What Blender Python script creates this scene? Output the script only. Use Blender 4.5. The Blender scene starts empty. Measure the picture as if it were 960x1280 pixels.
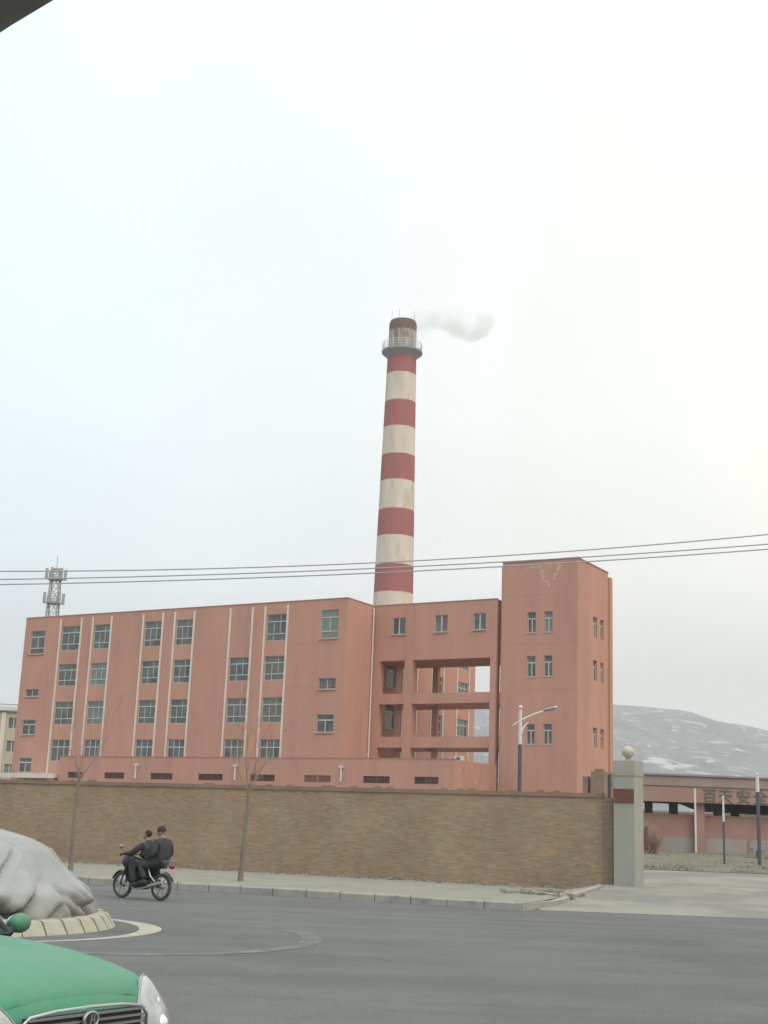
import bpy, bmesh, math, random
from mathutils import Vector, Matrix, noise
R = math.radians
PI = math.pi
random.seed(7)
S = bpy.context.scene
COL = S.collection

# ------------------------------------------------------------------ camera
CAM_Z = 1.75
cd = bpy.data.cameras.new("camera")
cam = bpy.data.objects.new("camera", cd); COL.objects.link(cam)
cd.sensor_fit = 'VERTICAL'; cd.sensor_height = 36.0; cd.sensor_width = 27.0
cd.lens = 46.69
cd.clip_start = 0.05; cd.clip_end = 9000
cam.location = (0, 0, CAM_Z)
cam.rotation_mode = 'QUATERNION'
cam.rotation_quaternion = (Matrix.Rotation(R(90+13.55), 3, 'X') @ Matrix.Rotation(R(2.2), 3, 'Z')).to_quaternion()
S.camera = cam
S.render.resolution_x = 768; S.render.resolution_y = 1024

# ------------------------------------------------------------------ world: overcast daylight
SUN_EL, SUN_AZ = R(48), R(35)      # azimuth measured clockwise from behind the camera to the right
w = bpy.data.worlds.new("World"); S.world = w; w.use_nodes = True
nt = w.node_tree; nt.nodes.clear()
N_ = nt.nodes.new; L_ = nt.links.new
out = N_('ShaderNodeOutputWorld'); bg = N_('ShaderNodeBackground'); bg.inputs['Strength'].default_value = 0.1
sky = N_('ShaderNodeTexSky'); sky.sky_type = 'NISHITA'; sky.sun_disc = False
sky.sun_elevation = SUN_EL; sky.sun_rotation = PI - SUN_AZ
sky.air_density = 1.0; sky.dust_density = 4.0; sky.ozone_density = 1.0
tc = N_('ShaderNodeTexCoord'); sep = N_('ShaderNodeSeparateXYZ'); L_(tc.outputs['Generated'], sep.inputs[0])
ramp = N_('ShaderNodeValToRGB'); L_(sep.outputs['Z'], ramp.inputs[0])   # cloud deck: grey at the horizon, white overhead
er = ramp.color_ramp; er.elements[0].position = 0.0; er.elements[0].color = (.68, .68, .675, 1)
er.elements[1].position = 1.0; er.elements[1].color = (2.15, 2.15, 2.15, 1)
for ep, ev in ((.115, .735), (.19, 1.01), (.30, 1.10), (.42, 1.11), (.58, 1.15), (.75, 1.5)):
    e = er.elements.new(ep); e.color = (ev, ev, ev*.99, 1)
cl = N_('ShaderNodeTexNoise'); cl.inputs['Scale'].default_value = 2.2; cl.inputs['Detail'].default_value = 3
L_(tc.outputs['Generated'], cl.inputs['Vector'])
cr = N_('ShaderNodeMapRange'); cr.inputs[1].default_value = .3; cr.inputs[2].default_value = .7
cr.inputs[3].default_value = 9.35; cr.inputs[4].default_value = 10.75
L_(cl.outputs[0], cr.inputs[0])
vm = N_('ShaderNodeVectorMath'); vm.operation = 'SCALE'
L_(ramp.outputs[0], vm.inputs[0]); L_(cr.outputs[0], vm.inputs['Scale'])
mx = N_('ShaderNodeMix'); mx.data_type = 'RGBA'; mx.inputs[0].default_value = .92
tr = N_('ShaderNodeMapRange'); tr.inputs[1].default_value = -.34; tr.inputs[2].default_value = .34; tr.inputs[3].default_value = 0; tr.inputs[4].default_value = 1
L_(sep.outputs['X'], tr.inputs[0])
tn = N_('ShaderNodeMix'); tn.data_type = 'RGBA'; tn.inputs[6].default_value = (.83, .945, 1.03, 1); tn.inputs[7].default_value = (1.07, 1.045, .97, 1)   # cool on the left, warm on the right
L_(tr.outputs[0], tn.inputs[0])
tm_ = N_('ShaderNodeVectorMath'); tm_.operation = 'MULTIPLY'; L_(vm.outputs[0], tm_.inputs[0]); L_(tn.outputs[2], tm_.inputs[1])
L_(sky.outputs[0], mx.inputs[6]); L_(tm_.outputs[0], mx.inputs[7])
L_(mx.outputs[2], bg.inputs['Color']); L_(bg.outputs[0], out.inputs[0])

ld = bpy.data.lights.new("sun", 'SUN'); ld.energy = 1.3; ld.angle = R(35); ld.color = (1, .95, .88)
sun = bpy.data.objects.new("sun", ld); COL.objects.link(sun)
sdir = Vector((math.sin(SUN_AZ)*math.cos(SUN_EL), -math.cos(SUN_AZ)*math.cos(SUN_EL), math.sin(SUN_EL)))
sun.rotation_mode = 'QUATERNION'; sun.rotation_quaternion = sdir.to_track_quat('Z', 'Y')
S.cycles.volume_bounces = 3
S.view_settings.view_transform = 'Standard'; S.view_settings.look = 'None'
S.view_settings.exposure = 0.0; S.view_settings.gamma = 1.0; S.view_settings.use_curve_mapping = False

# ------------------------------------------------------------------ materials
MATS = {}
def mat(name, col, rough=.85, var=.12, scale=1.0, bump=0.0, bscale=None, metal=0.0, stain=None, spec=.3, coat=0.0,
        stretch=(1, 1, 1), detail=6, stain_pos=.5, stain_w=.12):
    """Principled with two octaves of colour variation, optional stain colour and fine bump."""
    m = bpy.data.materials.new(name); m.use_nodes = True
    t = m.node_tree; n = t.nodes.new; l = t.links.new
    p = t.nodes['Principled BSDF']
    p.inputs['Roughness'].default_value = rough; p.inputs['Metallic'].default_value = metal
    p.inputs['Specular IOR Level'].default_value = spec
    if coat: p.inputs['Coat Weight'].default_value = coat; p.inputs['Coat Roughness'].default_value = .08
    tc = n('ShaderNodeTexCoord'); mp = n('ShaderNodeMapping'); mp.inputs['Scale'].default_value = stretch
    l(tc.outputs['Object'], mp.inputs[0])
    a = n('ShaderNodeTexNoise'); a.inputs['Scale'].default_value = scale; a.inputs['Detail'].default_value = detail
    a.inputs['Roughness'].default_value = .62
    l(mp.outputs[0], a.inputs['Vector'])
    mr = n('ShaderNodeMapRange'); mr.inputs[1].default_value = .25; mr.inputs[2].default_value = .75
    mr.inputs[3].default_value = 1-var; mr.inputs[4].default_value = 1+var
    l(a.outputs[0], mr.inputs[0])
    v = n('ShaderNodeVectorMath'); v.operation = 'SCALE'; v.inputs[0].default_value = col[:3]
    l(mr.outputs[0], v.inputs['Scale'])
    src = v.outputs[0]
    if stain:
        b = n('ShaderNodeTexNoise'); b.inputs['Scale'].default_value = stain[1]; b.inputs['Detail'].default_value = 8
        b.inputs['Roughness'].default_value = .7
        l(mp.outputs[0], b.inputs['Vector'])
        sr = n('ShaderNodeMapRange'); sr.inputs[1].default_value = stain_pos; sr.inputs[2].default_value = stain_pos+stain_w
        sr.inputs[3].default_value = 0; sr.inputs[4].default_value = stain[2]
        l(b.outputs[0], sr.inputs[0])
        x = n('ShaderNodeMix'); x.data_type = 'RGBA'; x.inputs[7].default_value = (*stain[0], 1)
        l(sr.outputs[0], x.inputs[0]); l(src, x.inputs[6]); src = x.outputs[2]
    l(src, p.inputs['Base Color'])
    if bump:
        c = n('ShaderNodeTexNoise'); c.inputs['Scale'].default_value = bscale or scale*8; c.inputs['Detail'].default_value = 8
        l(tc.outputs['Object'], c.inputs['Vector'])
        bm_ = n('ShaderNodeBump'); bm_.inputs['Strength'].default_value = 1.0; bm_.inputs['Distance'].default_value = bump
        l(c.outputs[0], bm_.inputs['Height']); l(bm_.outputs[0], p.inputs['Normal'])
    MATS[name] = m
    return m

def brick_mat(name, c1, c2, mortar, bw=.25, bh=.07, ms=.012, patch=(.20, .19, .16)):
    m = bpy.data.materials.new(name); m.use_nodes = True
    t = m.node_tree; n = t.nodes.new; l = t.links.new
    p = t.nodes['Principled BSDF']; p.inputs['Roughness'].default_value = .92; p.inputs['Specular IOR Level'].default_value = .2
    tc = n('ShaderNodeTexCoord'); sp = n('ShaderNodeSeparateXYZ'); cb = n('ShaderNodeCombineXYZ')
    l(tc.outputs['Object'], sp.inputs[0]); l(sp.outputs['X'], cb.inputs['X']); l(sp.outputs['Z'], cb.inputs['Y'])
    b = n('ShaderNodeTexBrick'); l(cb.outputs[0], b.inputs['Vector'])
    b.inputs['Color1'].default_value = (*c1, 1); b.inputs['Color2'].default_value = (*c2, 1); b.inputs['Mortar'].default_value = (*mortar, 1)
    b.inputs['Scale'].default_value = 1; b.inputs['Brick Width'].default_value = bw; b.inputs['Row Height'].default_value = bh
    b.inputs['Mortar Size'].default_value = ms; b.inputs['Bias'].default_value = 0
    a = n('ShaderNodeTexNoise'); a.inputs['Scale'].default_value = .55; a.inputs['Detail'].default_value = 9; a.inputs['Roughness'].default_value = .68
    l(tc.outputs['Object'], a.inputs['Vector'])
    mr = n('ShaderNodeMapRange'); mr.inputs[1].default_value = .3; mr.inputs[2].default_value = .7
    mr.inputs[3].default_value = .84; mr.inputs[4].default_value = 1.14
    l(a.outputs[0], mr.inputs[0])
    v = n('ShaderNodeVectorMath'); v.operation = 'SCALE'; l(b.outputs['Color'], v.inputs[0]); l(mr.outputs[0], v.inputs['Scale'])
    a2 = n('ShaderNodeTexNoise'); a2.inputs['Scale'].default_value = 1.7; a2.inputs['Detail'].default_value = 8; a2.inputs['Roughness'].default_value = .7
    l(cb.outputs[0], a2.inputs['Vector'])
    sr = n('ShaderNodeMapRange'); sr.inputs[1].default_value = .56; sr.inputs[2].default_value = .68; sr.inputs[4].default_value = .6
    l(a2.outputs[0], sr.inputs[0])
    x = n('ShaderNodeMix'); x.data_type = 'RGBA'; x.inputs[7].default_value = (*patch, 1)
    l(sr.outputs[0], x.inputs[0]); l(v.outputs[0], x.inputs[6])
    l(x.outputs[2], p.inputs['Base Color'])
    bp = n('ShaderNodeBump'); bp.inputs['Distance'].default_value = .008; bp.inputs['Strength'].default_value = 1; bp.invert = True
    l(b.outputs['Fac'], bp.inputs['Height']); l(bp.outputs[0], p.inputs['Normal'])
    MATS[name] = m; return m

PINK = (.505, .266, .20)
mat('pink_render', PINK, .9, .10, .42, .006, 12, stain=((.385, .225, .18), .55, .55), stretch=(1, 1, .16), stain_pos=.48, stain_w=.2, detail=9)
mat('pink_trim', (.44, .22, .17), .9, .1, .5, .004, 10)
mat('canopy_pink', (.335, .20, .16), .9, .14, .4, .006, 9, stain=((.32, .24, .20), .3, .6))
mat('canopy_band', (.295, .225, .205), .9, .12, .4, .006, 9)
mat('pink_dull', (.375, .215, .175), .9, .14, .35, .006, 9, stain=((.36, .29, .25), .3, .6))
mat('cream_strip', (.66, .60, .51), .8, .12, .9, stretch=(1, 1, .2))
mat('white_frame', (.50, .54, .52), .6, .08, 2)
mat('sill_stone', (.44, .34, .30), .85, .1, 2)
mat('roof_grey', (.27, .25, .24), .9, .15, .4)
mat('vent_dark', (.14, .092, .078), .8, .15, 2)
def asphalt_mat():
    m = mat('asphalt', (.107, .111, .106), .88, .15, .30, .005, 45, stain=((.136, .138, .130), .13, .7), stain_pos=.46, detail=9)
    t = m.node_tree; n = t.nodes.new; l = t.links.new; p = t.nodes['Principled BSDF']
    src = p.inputs['Base Color'].links[0].from_socket
    tc = n('ShaderNodeTexCoord')
    d = n('ShaderNodeTexNoise'); d.inputs['Scale'].default_value = .7; d.inputs['Detail'].default_value = 5; l(tc.outputs['Object'], d.inputs['Vector'])
    ms = n('ShaderNodeVectorMath'); ms.operation = 'SCALE'; ms.inputs['Scale'].default_value = 1.1; l(d.outputs['Color'], ms.inputs[0])
    ad = n('ShaderNodeVectorMath'); ad.operation = 'ADD'; l(tc.outputs['Object'], ad.inputs[0]); l(ms.outputs[0], ad.inputs[1])
    v = n('ShaderNodeTexVoronoi'); v.feature = 'DISTANCE_TO_EDGE'; v.inputs['Scale'].default_value = .20; l(ad.outputs[0], v.inputs['Vector'])
    r1 = n('ShaderNodeMapRange'); r1.inputs[1].default_value = .003; r1.inputs[2].default_value = .012; r1.inputs[3].default_value = .13; r1.inputs[4].default_value = 0; l(v.outputs['Distance'], r1.inputs[0])
    x = n('ShaderNodeMix'); x.data_type = 'RGBA'; x.inputs[7].default_value = (.05, .05, .05, 1); l(r1.outputs[0], x.inputs[0]); l(src, x.inputs[6])
    g = n('ShaderNodeTexNoise'); g.inputs['Scale'].default_value = 26; g.inputs['Detail'].default_value = 4; l(tc.outputs['Object'], g.inputs['Vector'])
    gr = n('ShaderNodeMapRange'); gr.inputs[1].default_value = .3; gr.inputs[2].default_value = .7; gr.inputs[3].default_value = .80; gr.inputs[4].default_value = 1.2; l(g.outputs[0], gr.inputs[0])
    mp = n('ShaderNodeMapping'); mp.inputs['Rotation'].default_value = (0, 0, R(14)); mp.inputs['Scale'].default_value = (.05, .75, 1); l(tc.outputs['Object'], mp.inputs[0])
    b = n('ShaderNodeTexNoise'); b.inputs['Scale'].default_value = 1; b.inputs['Detail'].default_value = 5; l(mp.outputs[0], b.inputs['Vector'])   # long wheel-worn lanes
    br = n('ShaderNodeMapRange'); br.inputs[1].default_value = .35; br.inputs[2].default_value = .65; br.inputs[3].default_value = .90; br.inputs[4].default_value = 1.10; l(b.outputs[0], br.inputs[0])
    mm = n('ShaderNodeMath'); mm.operation = 'MULTIPLY'; l(gr.outputs[0], mm.inputs[0]); l(br.outputs[0], mm.inputs[1])
    o = n('ShaderNodeVectorMath'); o.operation = 'SCALE'; l(x.outputs[2], o.inputs[0]); l(mm.outputs[0], o.inputs['Scale']); l(o.outputs[0], p.inputs['Base Color'])
asphalt_mat()
mat('concrete_pale', (.258, .247, .212), .9, .12, .35, .004, 20, stain=((.165, .165, .152), .22, .75), stain_pos=.44)
mat('pavement', (.240, .228, .192), .9, .13, .5, .006, 14, stain=((.20, .19, .165), .7, .6))
mat('kerb', (.33, .32, .285), .9, .12, 1.2, .006, 18, stain=((.20, .195, .18), 1.6, .6))
mat('earth', (.17, .155, .12), .95, .2, .3, .03, 4)
mat('grass_soil', (.165, .155, .115), .95, .25, .8, .03, 5)
mat('grass', (.165, .155, .105), .9, .3, 2)
mat('pillar_grey', (.335, .325, .285), .9, .10, .7, .004, 16, stain=((.28, .28, .265), .9, .6), stretch=(1, 1, .4))
mat('pillar_cap', (.35, .325, .29), .9, .12, 1.2, .004, 16)
mat('plaque', (.155, .065, .045), .7, .25, 4)
mat('globe', (.43, .385, .29), .35, .05, 2, spec=.5)
mat('chimney_red', (.35, .125, .115), .85, .14, .35, .01, 5, stain=((.30, .12, .11), .5, .6), stretch=(1, 1, .3))
mat('chimney_white', (.62, .545, .46), .85, .10, .5, .01, 5, stain=((.50, .40, .30), .55, .7), stretch=(1, 1, .22))
mat('chimney_soot', (.175, .105, .09), .9, .25, .8, .01, 5, stain=((.12, .10, .095), .9, .8), stretch=(1, 1, .35))
mat('chimney_sooty_white', (.42, .37, .32), .9, .22, .9, .01, 5, stain=((.16, .11, .10), .8, .9), stretch=(1, 1, .16), stain_pos=.46)
mat('ring_grey', (.30, .33, .33), .7, .12, 1.5)
mat('rail_grey', (.50, .53, .52), .6, .08, 2)
mat('steel_pale', (.33, .35, .35), .6, .1, 1)
mat('post_white', (.62, .60, .56), .6, .1, 3)
mat('post_blue', (.085, .088, .125), .6, .12, 3)
mat('lamp_dark', (.27, .24, .23), .5, .1, 4)
mat('wire', (.38, .385, .385), .7, .05, 1)
mat('bark', (.195, .16, .13), .95, .3, 6, .006, 30, stretch=(1, 1, .3))
mat('twig', (.31, .22, .18), .95, .2, 6)
mat('dry_leaf', (.16, .105, .07), .95, .3, 3)
mat('yellow_wall', (.46, .42, .32), .9, .1, .4)
mat('white_paint', (.60, .60, .57), .8, .1, 1)
mat('window_dark', (.13, .145, .125), .4, .1, 1)
mat('road_line', (.36, .345, .285), .85, .16, 1.5, stain=((.25, .245, .225), 5, .8), stain_pos=.52)
mat('dust_line', (.165, .163, .152), .9, .15, 1.5, stain=((.115, .118, .112), 2.5, .9), stain_pos=.45)
mat('island_kerb', (.35, .335, .275), .9, .12, 2.5, .006, 14, stain=((.30, .27, .20), 3, .7))
mat('green_letter', (.105, .135, .095), .8, .2, 5)
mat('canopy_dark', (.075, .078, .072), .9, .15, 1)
mat('grey_plinth', (.31, .30, .28), .9, .12, .7, stain=((.37, .25, .21), .8, .6))
mat('rubble', (.24, .215, .17), .95, .3, 3, .01, 20)
mat('taxi_green', (.048, .235, .135), .48, .10, 3, .0005, 60, spec=.35, coat=.06, stain=((.105, .215, .145), 2.2, .5), stain_pos=.42)
mat('chrome', (.48, .49, .48), .3, .05, 3, metal=.9)
mat('trim_black', (.035, .037, .036), .6, .1, 3)
mat('tyre', (.075, .077, .075), .9, .15, 8)
mat('lamp_glass', (.34, .36, .35), .16, .30, 9, spec=.6, coat=.4, stain=((.50, .52, .50), 7, .8))
mat('lamp_reflector', (.80, .82, .80), .2, .1, 9, metal=.6)
mat('amber', (.45, .17, .05), .3, .05, 4)
mat('windscreen', (.07, .085, .085), .05, .05, 1, spec=.8)
mat('interior', (.15, .15, .135), .8, .1, 8, .0005, 300)
mat('moto_black', (.055, .058, .056), .6, .1, 5)
mat('moto_metal', (.34, .34, .33), .35, .1, 5, metal=.7)
mat('red_lens', (.20, .05, .045), .35, .05, 5)
mat('pale_red', (.50, .34, .32), .5, .05, 5)
mat('cloth_black', (.050, .053, .052), .95, .15, 7, .02, 11)
mat('cloth_dark', (.050, .053, .052), .95, .15, 7, .004, 30)
mat('skin', (.30, .175, .13), .6, .08, 12)
mat('hair', (.035, .030, .028), .8, .1, 20)
mat('hat', (.06, .036, .034), .9, .15, 15)
mat('shoe', (.05, .048, .045), .7, .1, 10)
brick_mat('brick', (.385, .275, .17), (.29, .195, .125), (.30, .25, .185), patch=(.27, .22, .165))
brick_mat('brick_red', (.31, .205, .145), (.25, .165, .12), (.25, .20, .16), patch=(.24, .20, .15))

def glass_mat():
    m = bpy.data.materials.new('window_glass'); m.use_nodes = True
    t = m.node_tree; n = t.nodes.new; l = t.links.new
    p = t.nodes['Principled BSDF']; p.inputs['Roughness'].default_value = .12; p.inputs['Specular IOR Level'].default_value = .6
    tc = n('ShaderNodeTexCoord'); oi = n('ShaderNodeObjectInfo')
    a = n('ShaderNodeTexNoise'); a.inputs['Scale'].default_value = .9; a.inputs['Detail'].default_value = 3
    ad = n('ShaderNodeVectorMath'); ad.operation = 'ADD'; l(tc.outputs['Object'], ad.inputs[0])
    sc_ = n('ShaderNodeMath'); sc_.operation = 'MULTIPLY'; sc_.inputs[1].default_value = 40; l(oi.outputs['Random'], sc_.inputs[0])
    l(sc_.outputs[0], ad.inputs[1]); l(ad.outputs[0], a.inputs['Vector'])
    r = n('ShaderNodeValToRGB'); l(a.outputs[0], r.inputs[0])
    r.color_ramp.elements[0].position = .35; r.color_ramp.elements[0].color = (.062, .068, .062, 1)
    r.color_ramp.elements[1].position = .65; r.color_ramp.elements[1].color = (.125, .150, .133, 1)
    cu = n('ShaderNodeMapRange'); cu.inputs[1].default_value = .72; cu.inputs[2].default_value = .95; cu.inputs[4].default_value = .75; l(oi.outputs['Random'], cu.inputs[0])
    cx = n('ShaderNodeMix'); cx.data_type = 'RGBA'; cx.inputs[7].default_value = (.20, .235, .21, 1); l(cu.outputs[0], cx.inputs[0]); l(r.outputs[0], cx.inputs[6])   # some rooms with pale blinds
    l(cx.outputs[2], p.inputs['Base Color'])
    MATS['window_glass'] = m
glass_mat()

def tarp_mat():
    m = bpy.data.materials.new('tarp'); m.use_nodes = True
    t = m.node_tree; n = t.nodes.new; l = t.links.new
    p = t.nodes['Principled BSDF']; p.inputs['Roughness'].default_value = .75; p.inputs['Specular IOR Level'].default_value = .3
    tc = n('ShaderNodeTexCoord')
    a = n('ShaderNodeTexNoise'); a.inputs['Scale'].default_value = 1.3; a.inputs['Detail'].default_value = 7
    l(tc.outputs['Object'], a.inputs['Vector'])
    r = n('ShaderNodeValToRGB'); l(a.outputs[0], r.inputs[0])
    r.color_ramp.elements[0].position = .3; r.color_ramp.elements[0].color = (.27, .28, .275, 1)
    r.color_ramp.elements[1].position = .7; r.color_ramp.elements[1].color = (.35, .36, .35, 1)
    b = n('ShaderNodeTexNoise'); b.inputs['Scale'].default_value = 1.1; b.inputs['Detail'].default_value = 8; b.inputs['Roughness'].default_value = .7
    l(tc.outputs['Object'], b.inputs['Vector'])
    # mud splashed on the lower hem
    sp = n('ShaderNodeSeparateXYZ'); l(tc.outputs['Object'], sp.inputs[0])
    mz = n('ShaderNodeMapRange'); mz.inputs[1].default_value = .75; mz.inputs[2].default_value = .25; mz.inputs[3].default_value = 0; mz.inputs[4].default_value = .42
    l(sp.outputs['Z'], mz.inputs[0])
    ad = n('ShaderNodeMath'); ad.operation = 'ADD'; l(mz.outputs[0], ad.inputs[0]); l(b.outputs[0], ad.inputs[1])
    sr = n('ShaderNodeMapRange'); sr.inputs[1].default_value = .66; sr.inputs[2].default_value = .95; sr.inputs[4].default_value = .6
    l(ad.outputs[0], sr.inputs[0])
    x = n('ShaderNodeMix'); x.data_type = 'RGBA'; x.inputs[7].default_value = (.175, .160, .140, 1)
    l(sr.outputs[0], x.inputs[0]); l(r.outputs[0], x.inputs[6]); l(x.outputs[2], p.inputs['Base Color'])
    c = n('ShaderNodeTexNoise'); c.inputs['Scale'].default_value = 4; c.inputs['Detail'].default_value = 9; c.inputs['Roughness'].default_value = .62; c.inputs['Distortion'].default_value = 1.2
    l(tc.outputs['Object'], c.inputs['Vector'])
    bp = n('ShaderNodeBump'); bp.inputs['Distance'].default_value = .02; l(c.outputs[0], bp.inputs['Height']); l(bp.outputs[0], p.inputs['Normal'])
    MATS['tarp'] = m
tarp_mat()

def mountain_mat():
    m = bpy.data.materials.new('mountain'); m.use_nodes = True
    t = m.node_tree; n = t.nodes.new; l = t.links.new
    p = t.nodes['Principled BSDF']; p.inputs['Roughness'].default_value = 1; p.inputs['Specular IOR Level'].default_value = 0
    tc = n('ShaderNodeTexCoord')
    a = n('ShaderNodeTexNoise'); a.inputs['Scale'].default_value = .012; a.inputs['Detail'].default_value = 8; a.inputs['Roughness'].default_value = .6
    l(tc.outputs['Object'], a.inputs['Vector'])
    r = n('ShaderNodeValToRGB'); l(a.outputs[0], r.inputs[0])
    r.color_ramp.elements[0].position = .35; r.color_ramp.elements[0].color = (.036, .050, .058, 1)
    r.color_ramp.elements[1].position = .7; r.color_ramp.elements[1].color = (.115, .132, .138, 1)
    mp = n('ShaderNodeMapping'); mp.inputs['Rotation'].default_value = (0, R(28), 0); mp.inputs['Scale'].default_value = (.55, .35, 1.7)
    l(tc.outputs['Object'], mp.inputs[0])
    b = n('ShaderNodeTexNoise'); b.inputs['Scale'].default_value = .034; b.inputs['Detail'].default_value = 6; b.inputs['Roughness'].default_value = .6
    b.inputs['Distortion'].default_value = 1.6
    l(mp.outputs[0], b.inputs['Vector'])
    sr = n('ShaderNodeMapRange'); sr.inputs[1].default_value = .565; sr.inputs[2].default_value = .67; sr.inputs[4].default_value = .65
    l(b.outputs[0], sr.inputs[0])
    x = n('ShaderNodeMix'); x.data_type = 'RGBA'; x.inputs[7].default_value = (.50, .52, .52, 1)
    l(sr.outputs[0], x.inputs[0]); l(r.outputs[0], x.inputs[6]); l(x.outputs[2], p.inputs['Base Color'])
    MATS['mountain'] = m
mountain_mat()
M = MATS

# ------------------------------------------------------------------ mesh helpers
class MB:
    """collects faces; build() links them as one mesh object"""
    def __init__(s): s.v = []; s.f = []; s.m = []; s.sm = []; s.cur = 0; s.smooth = False
    def vert(s, p): s.v.append(tuple(p)); return len(s.v)-1
    def face(s, idx): s.f.append(tuple(idx)); s.m.append(s.cur); s.sm.append(s.smooth)
    def quad(s, a, b, c, d): s.face([s.vert(a), s.vert(b), s.vert(c), s.vert(d)])
    def poly(s, pts): s.face([s.vert(p) for p in pts])
    def box(s, x0, x1, y0, y1, z0, z1, T=None):
        c = [(x, y, z) for z in (z0, z1) for y in (y0, y1) for x in (x0, x1)]
        if T: c = [T @ Vector(p) for p in c]
        i = [s.vert(p) for p in c]
        for q in ((0, 2, 3, 1), (4, 5, 7, 6), (0, 1, 5, 4), (2, 6, 7, 3), (0, 4, 6, 2), (1, 3, 7, 5)): s.face([i[k] for k in q])
    def bar(s, p, q, w, h=None, up=(0, 0, 1)):
        p = Vector(p); q = Vector(q); d = q-p; L = d.length
        if L < 1e-6: return
        d.normalize(); u = Vector(up)
        if abs(d.dot(u)) > .98: u = Vector((1, 0, 0))
        x = d.cross(u).normalized(); z = x.cross(d)
        h = h or w
        T = Matrix((x, d, z)).transposed().to_4x4(); T.translation = p
        s.box(-w/2, w/2, 0, L, -h/2, h/2, T)
    def tube(s, pts, rad, n=8, caps=True):
        pts = [Vector(p) for p in pts]; k = len(pts)
        rr = rad if isinstance(rad, (list, tuple)) else [rad]*k
        s0 = s.smooth; s.smooth = True
        rings = []; ref = None
        for i in range(k):
            d = (pts[min(i+1, k-1)]-pts[max(i-1, 0)]).normalized()
            if ref is None:
                ref = Vector((0, 0, 1)) if abs(d.z) < .9 else Vector((1, 0, 0))
            x = d.cross(ref).normalized(); y = x.cross(d); ref = y
            rings.append([s.vert(pts[i]+(x*math.cos(2*PI*j/n)+y*math.sin(2*PI*j/n))*rr[i]) for j in range(n)])
        for a, b in zip(rings, rings[1:]):
            for j in range(n): s.face((a[j], a[(j+1) % n], b[(j+1) % n], b[j]))
        s.smooth = False
        if caps: s.face(rings[0][::-1]); s.face(rings[-1])
        s.smooth = s0
    def lathe(s, prof, n=24, T=None, smooth=True, caps=True):
        s0 = s.smooth; s.smooth = smooth; rings = []
        for r, z in prof:
            ring = []
            for j in range(n):
                p = Vector((r*math.cos(2*PI*j/n), r*math.sin(2*PI*j/n), z))
                ring.append(s.vert(T @ p if T else p))
            rings.append(ring)
        for a, b in zip(rings, rings[1:]):
            for j in range(n): s.face((a[j], a[(j+1) % n], b[(j+1) % n], b[j]))
        s.smooth = False
        if caps: s.face(rings[0][::-1]); s.face(rings[-1])
        s.smooth = s0
    def torus(s, R_, r, T=None, n=28, k=8):
        s0 = s.smooth; s.smooth = True; g = []
        for i in range(n):
            a = 2*PI*i/n; row = []
            for j in range(k):
                b = 2*PI*j/k; p = Vector(((R_+r*math.cos(b))*math.cos(a), (R_+r*math.cos(b))*math.sin(a), r*math.sin(b)))
                row.append(s.vert(T @ p if T else p))
            g.append(row)
        for i in range(n):
            for j in range(k): s.face((g[i][j], g[(i+1) % n][j], g[(i+1) % n][(j+1) % k], g[i][(j+1) % k]))
        s.smooth = s0
    def ball(s, c, r, n=16, k=10, T=None):
        rx, ry, rz = r if isinstance(r, (tuple, list)) else (r, r, r)
        s0 = s.smooth; s.smooth = True; g = []
        for i in range(k+1):
            a = PI*i/k-PI/2; row = []
            for j in range(n):
                b = 2*PI*j/n
                p = Vector((rx*math.cos(a)*math.cos(b), ry*math.cos(a)*math.sin(b), rz*math.sin(a)))
                if T: p = T @ p
                row.append(s.vert(p+Vector(c)))
            g.append(row)
        for i in range(k):
            for j in range(n): s.face((g[i][j], g[i][(j+1) % n], g[i+1][(j+1) % n], g[i+1][j]))
        s.smooth = s0
    def wall(s, o, u, n, W, z0, z1, holes, depth=.18):
        """outer face of a wall with rectangular openings and their reveals; o origin, u along, n inward"""
        o, u, n = Vector(o), Vector(u), Vector(n)
        us = sorted({0, W} | {h[0] for h in holes} | {h[1] for h in holes})
        zs = sorted({z0, z1} | {h[2] for h in holes} | {h[3] for h in holes})
        P = lambda a, z, d=0: o+u*a+n*d+Vector((0, 0, z))
        for a, b in zip(us, us[1:]):
            for c, d in zip(zs, zs[1:]):
                m, k = (a+b)/2, (c+d)/2
                if any(h[0] < m < h[1] and h[2] < k < h[3] for h in holes): continue
                s.quad(P(a, c), P(b, c), P(b, d), P(a, d))
        for a, b, c, d in holes:
            s.quad(P(a, c), P(a, c, depth), P(b, c, depth), P(b, c))
            s.quad(P(a, d), P(b, d), P(b, d, depth), P(a, d, depth))
            s.quad(P(a, c), P(a, d), P(a, d, depth), P(a, c, depth))
            s.quad(P(b, c), P(b, c, depth), P(b, d, depth), P(b, d))
    def mesh(s, name, mats, sharp=35, fix=False):
        me = bpy.data.meshes.new(name); me.from_pydata(s.v, [], s.f)
        for m in (mats if isinstance(mats, (list, tuple)) else [mats]): me.materials.append(M[m])
        me.polygons.foreach_set('material_index', s.m); me.polygons.foreach_set('use_smooth', s.sm)
        me.validate(); me.update()
        if fix:
            b = bmesh.new(); b.from_mesh(me); bmesh.ops.remove_doubles(b, verts=b.verts, dist=1e-5)
            bmesh.ops.recalc_face_normals(b, faces=b.faces); b.to_mesh(me); b.free()
        if any(s.sm): me.set_sharp_from_angle(angle=R(sharp))
        return me
    def build(s, name, mats, parent=None, **k):
        o = bpy.data.objects.new(name, s.mesh(name, mats, **k)); COL.objects.link(o)
        if parent: o.parent = parent
        return o

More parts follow.
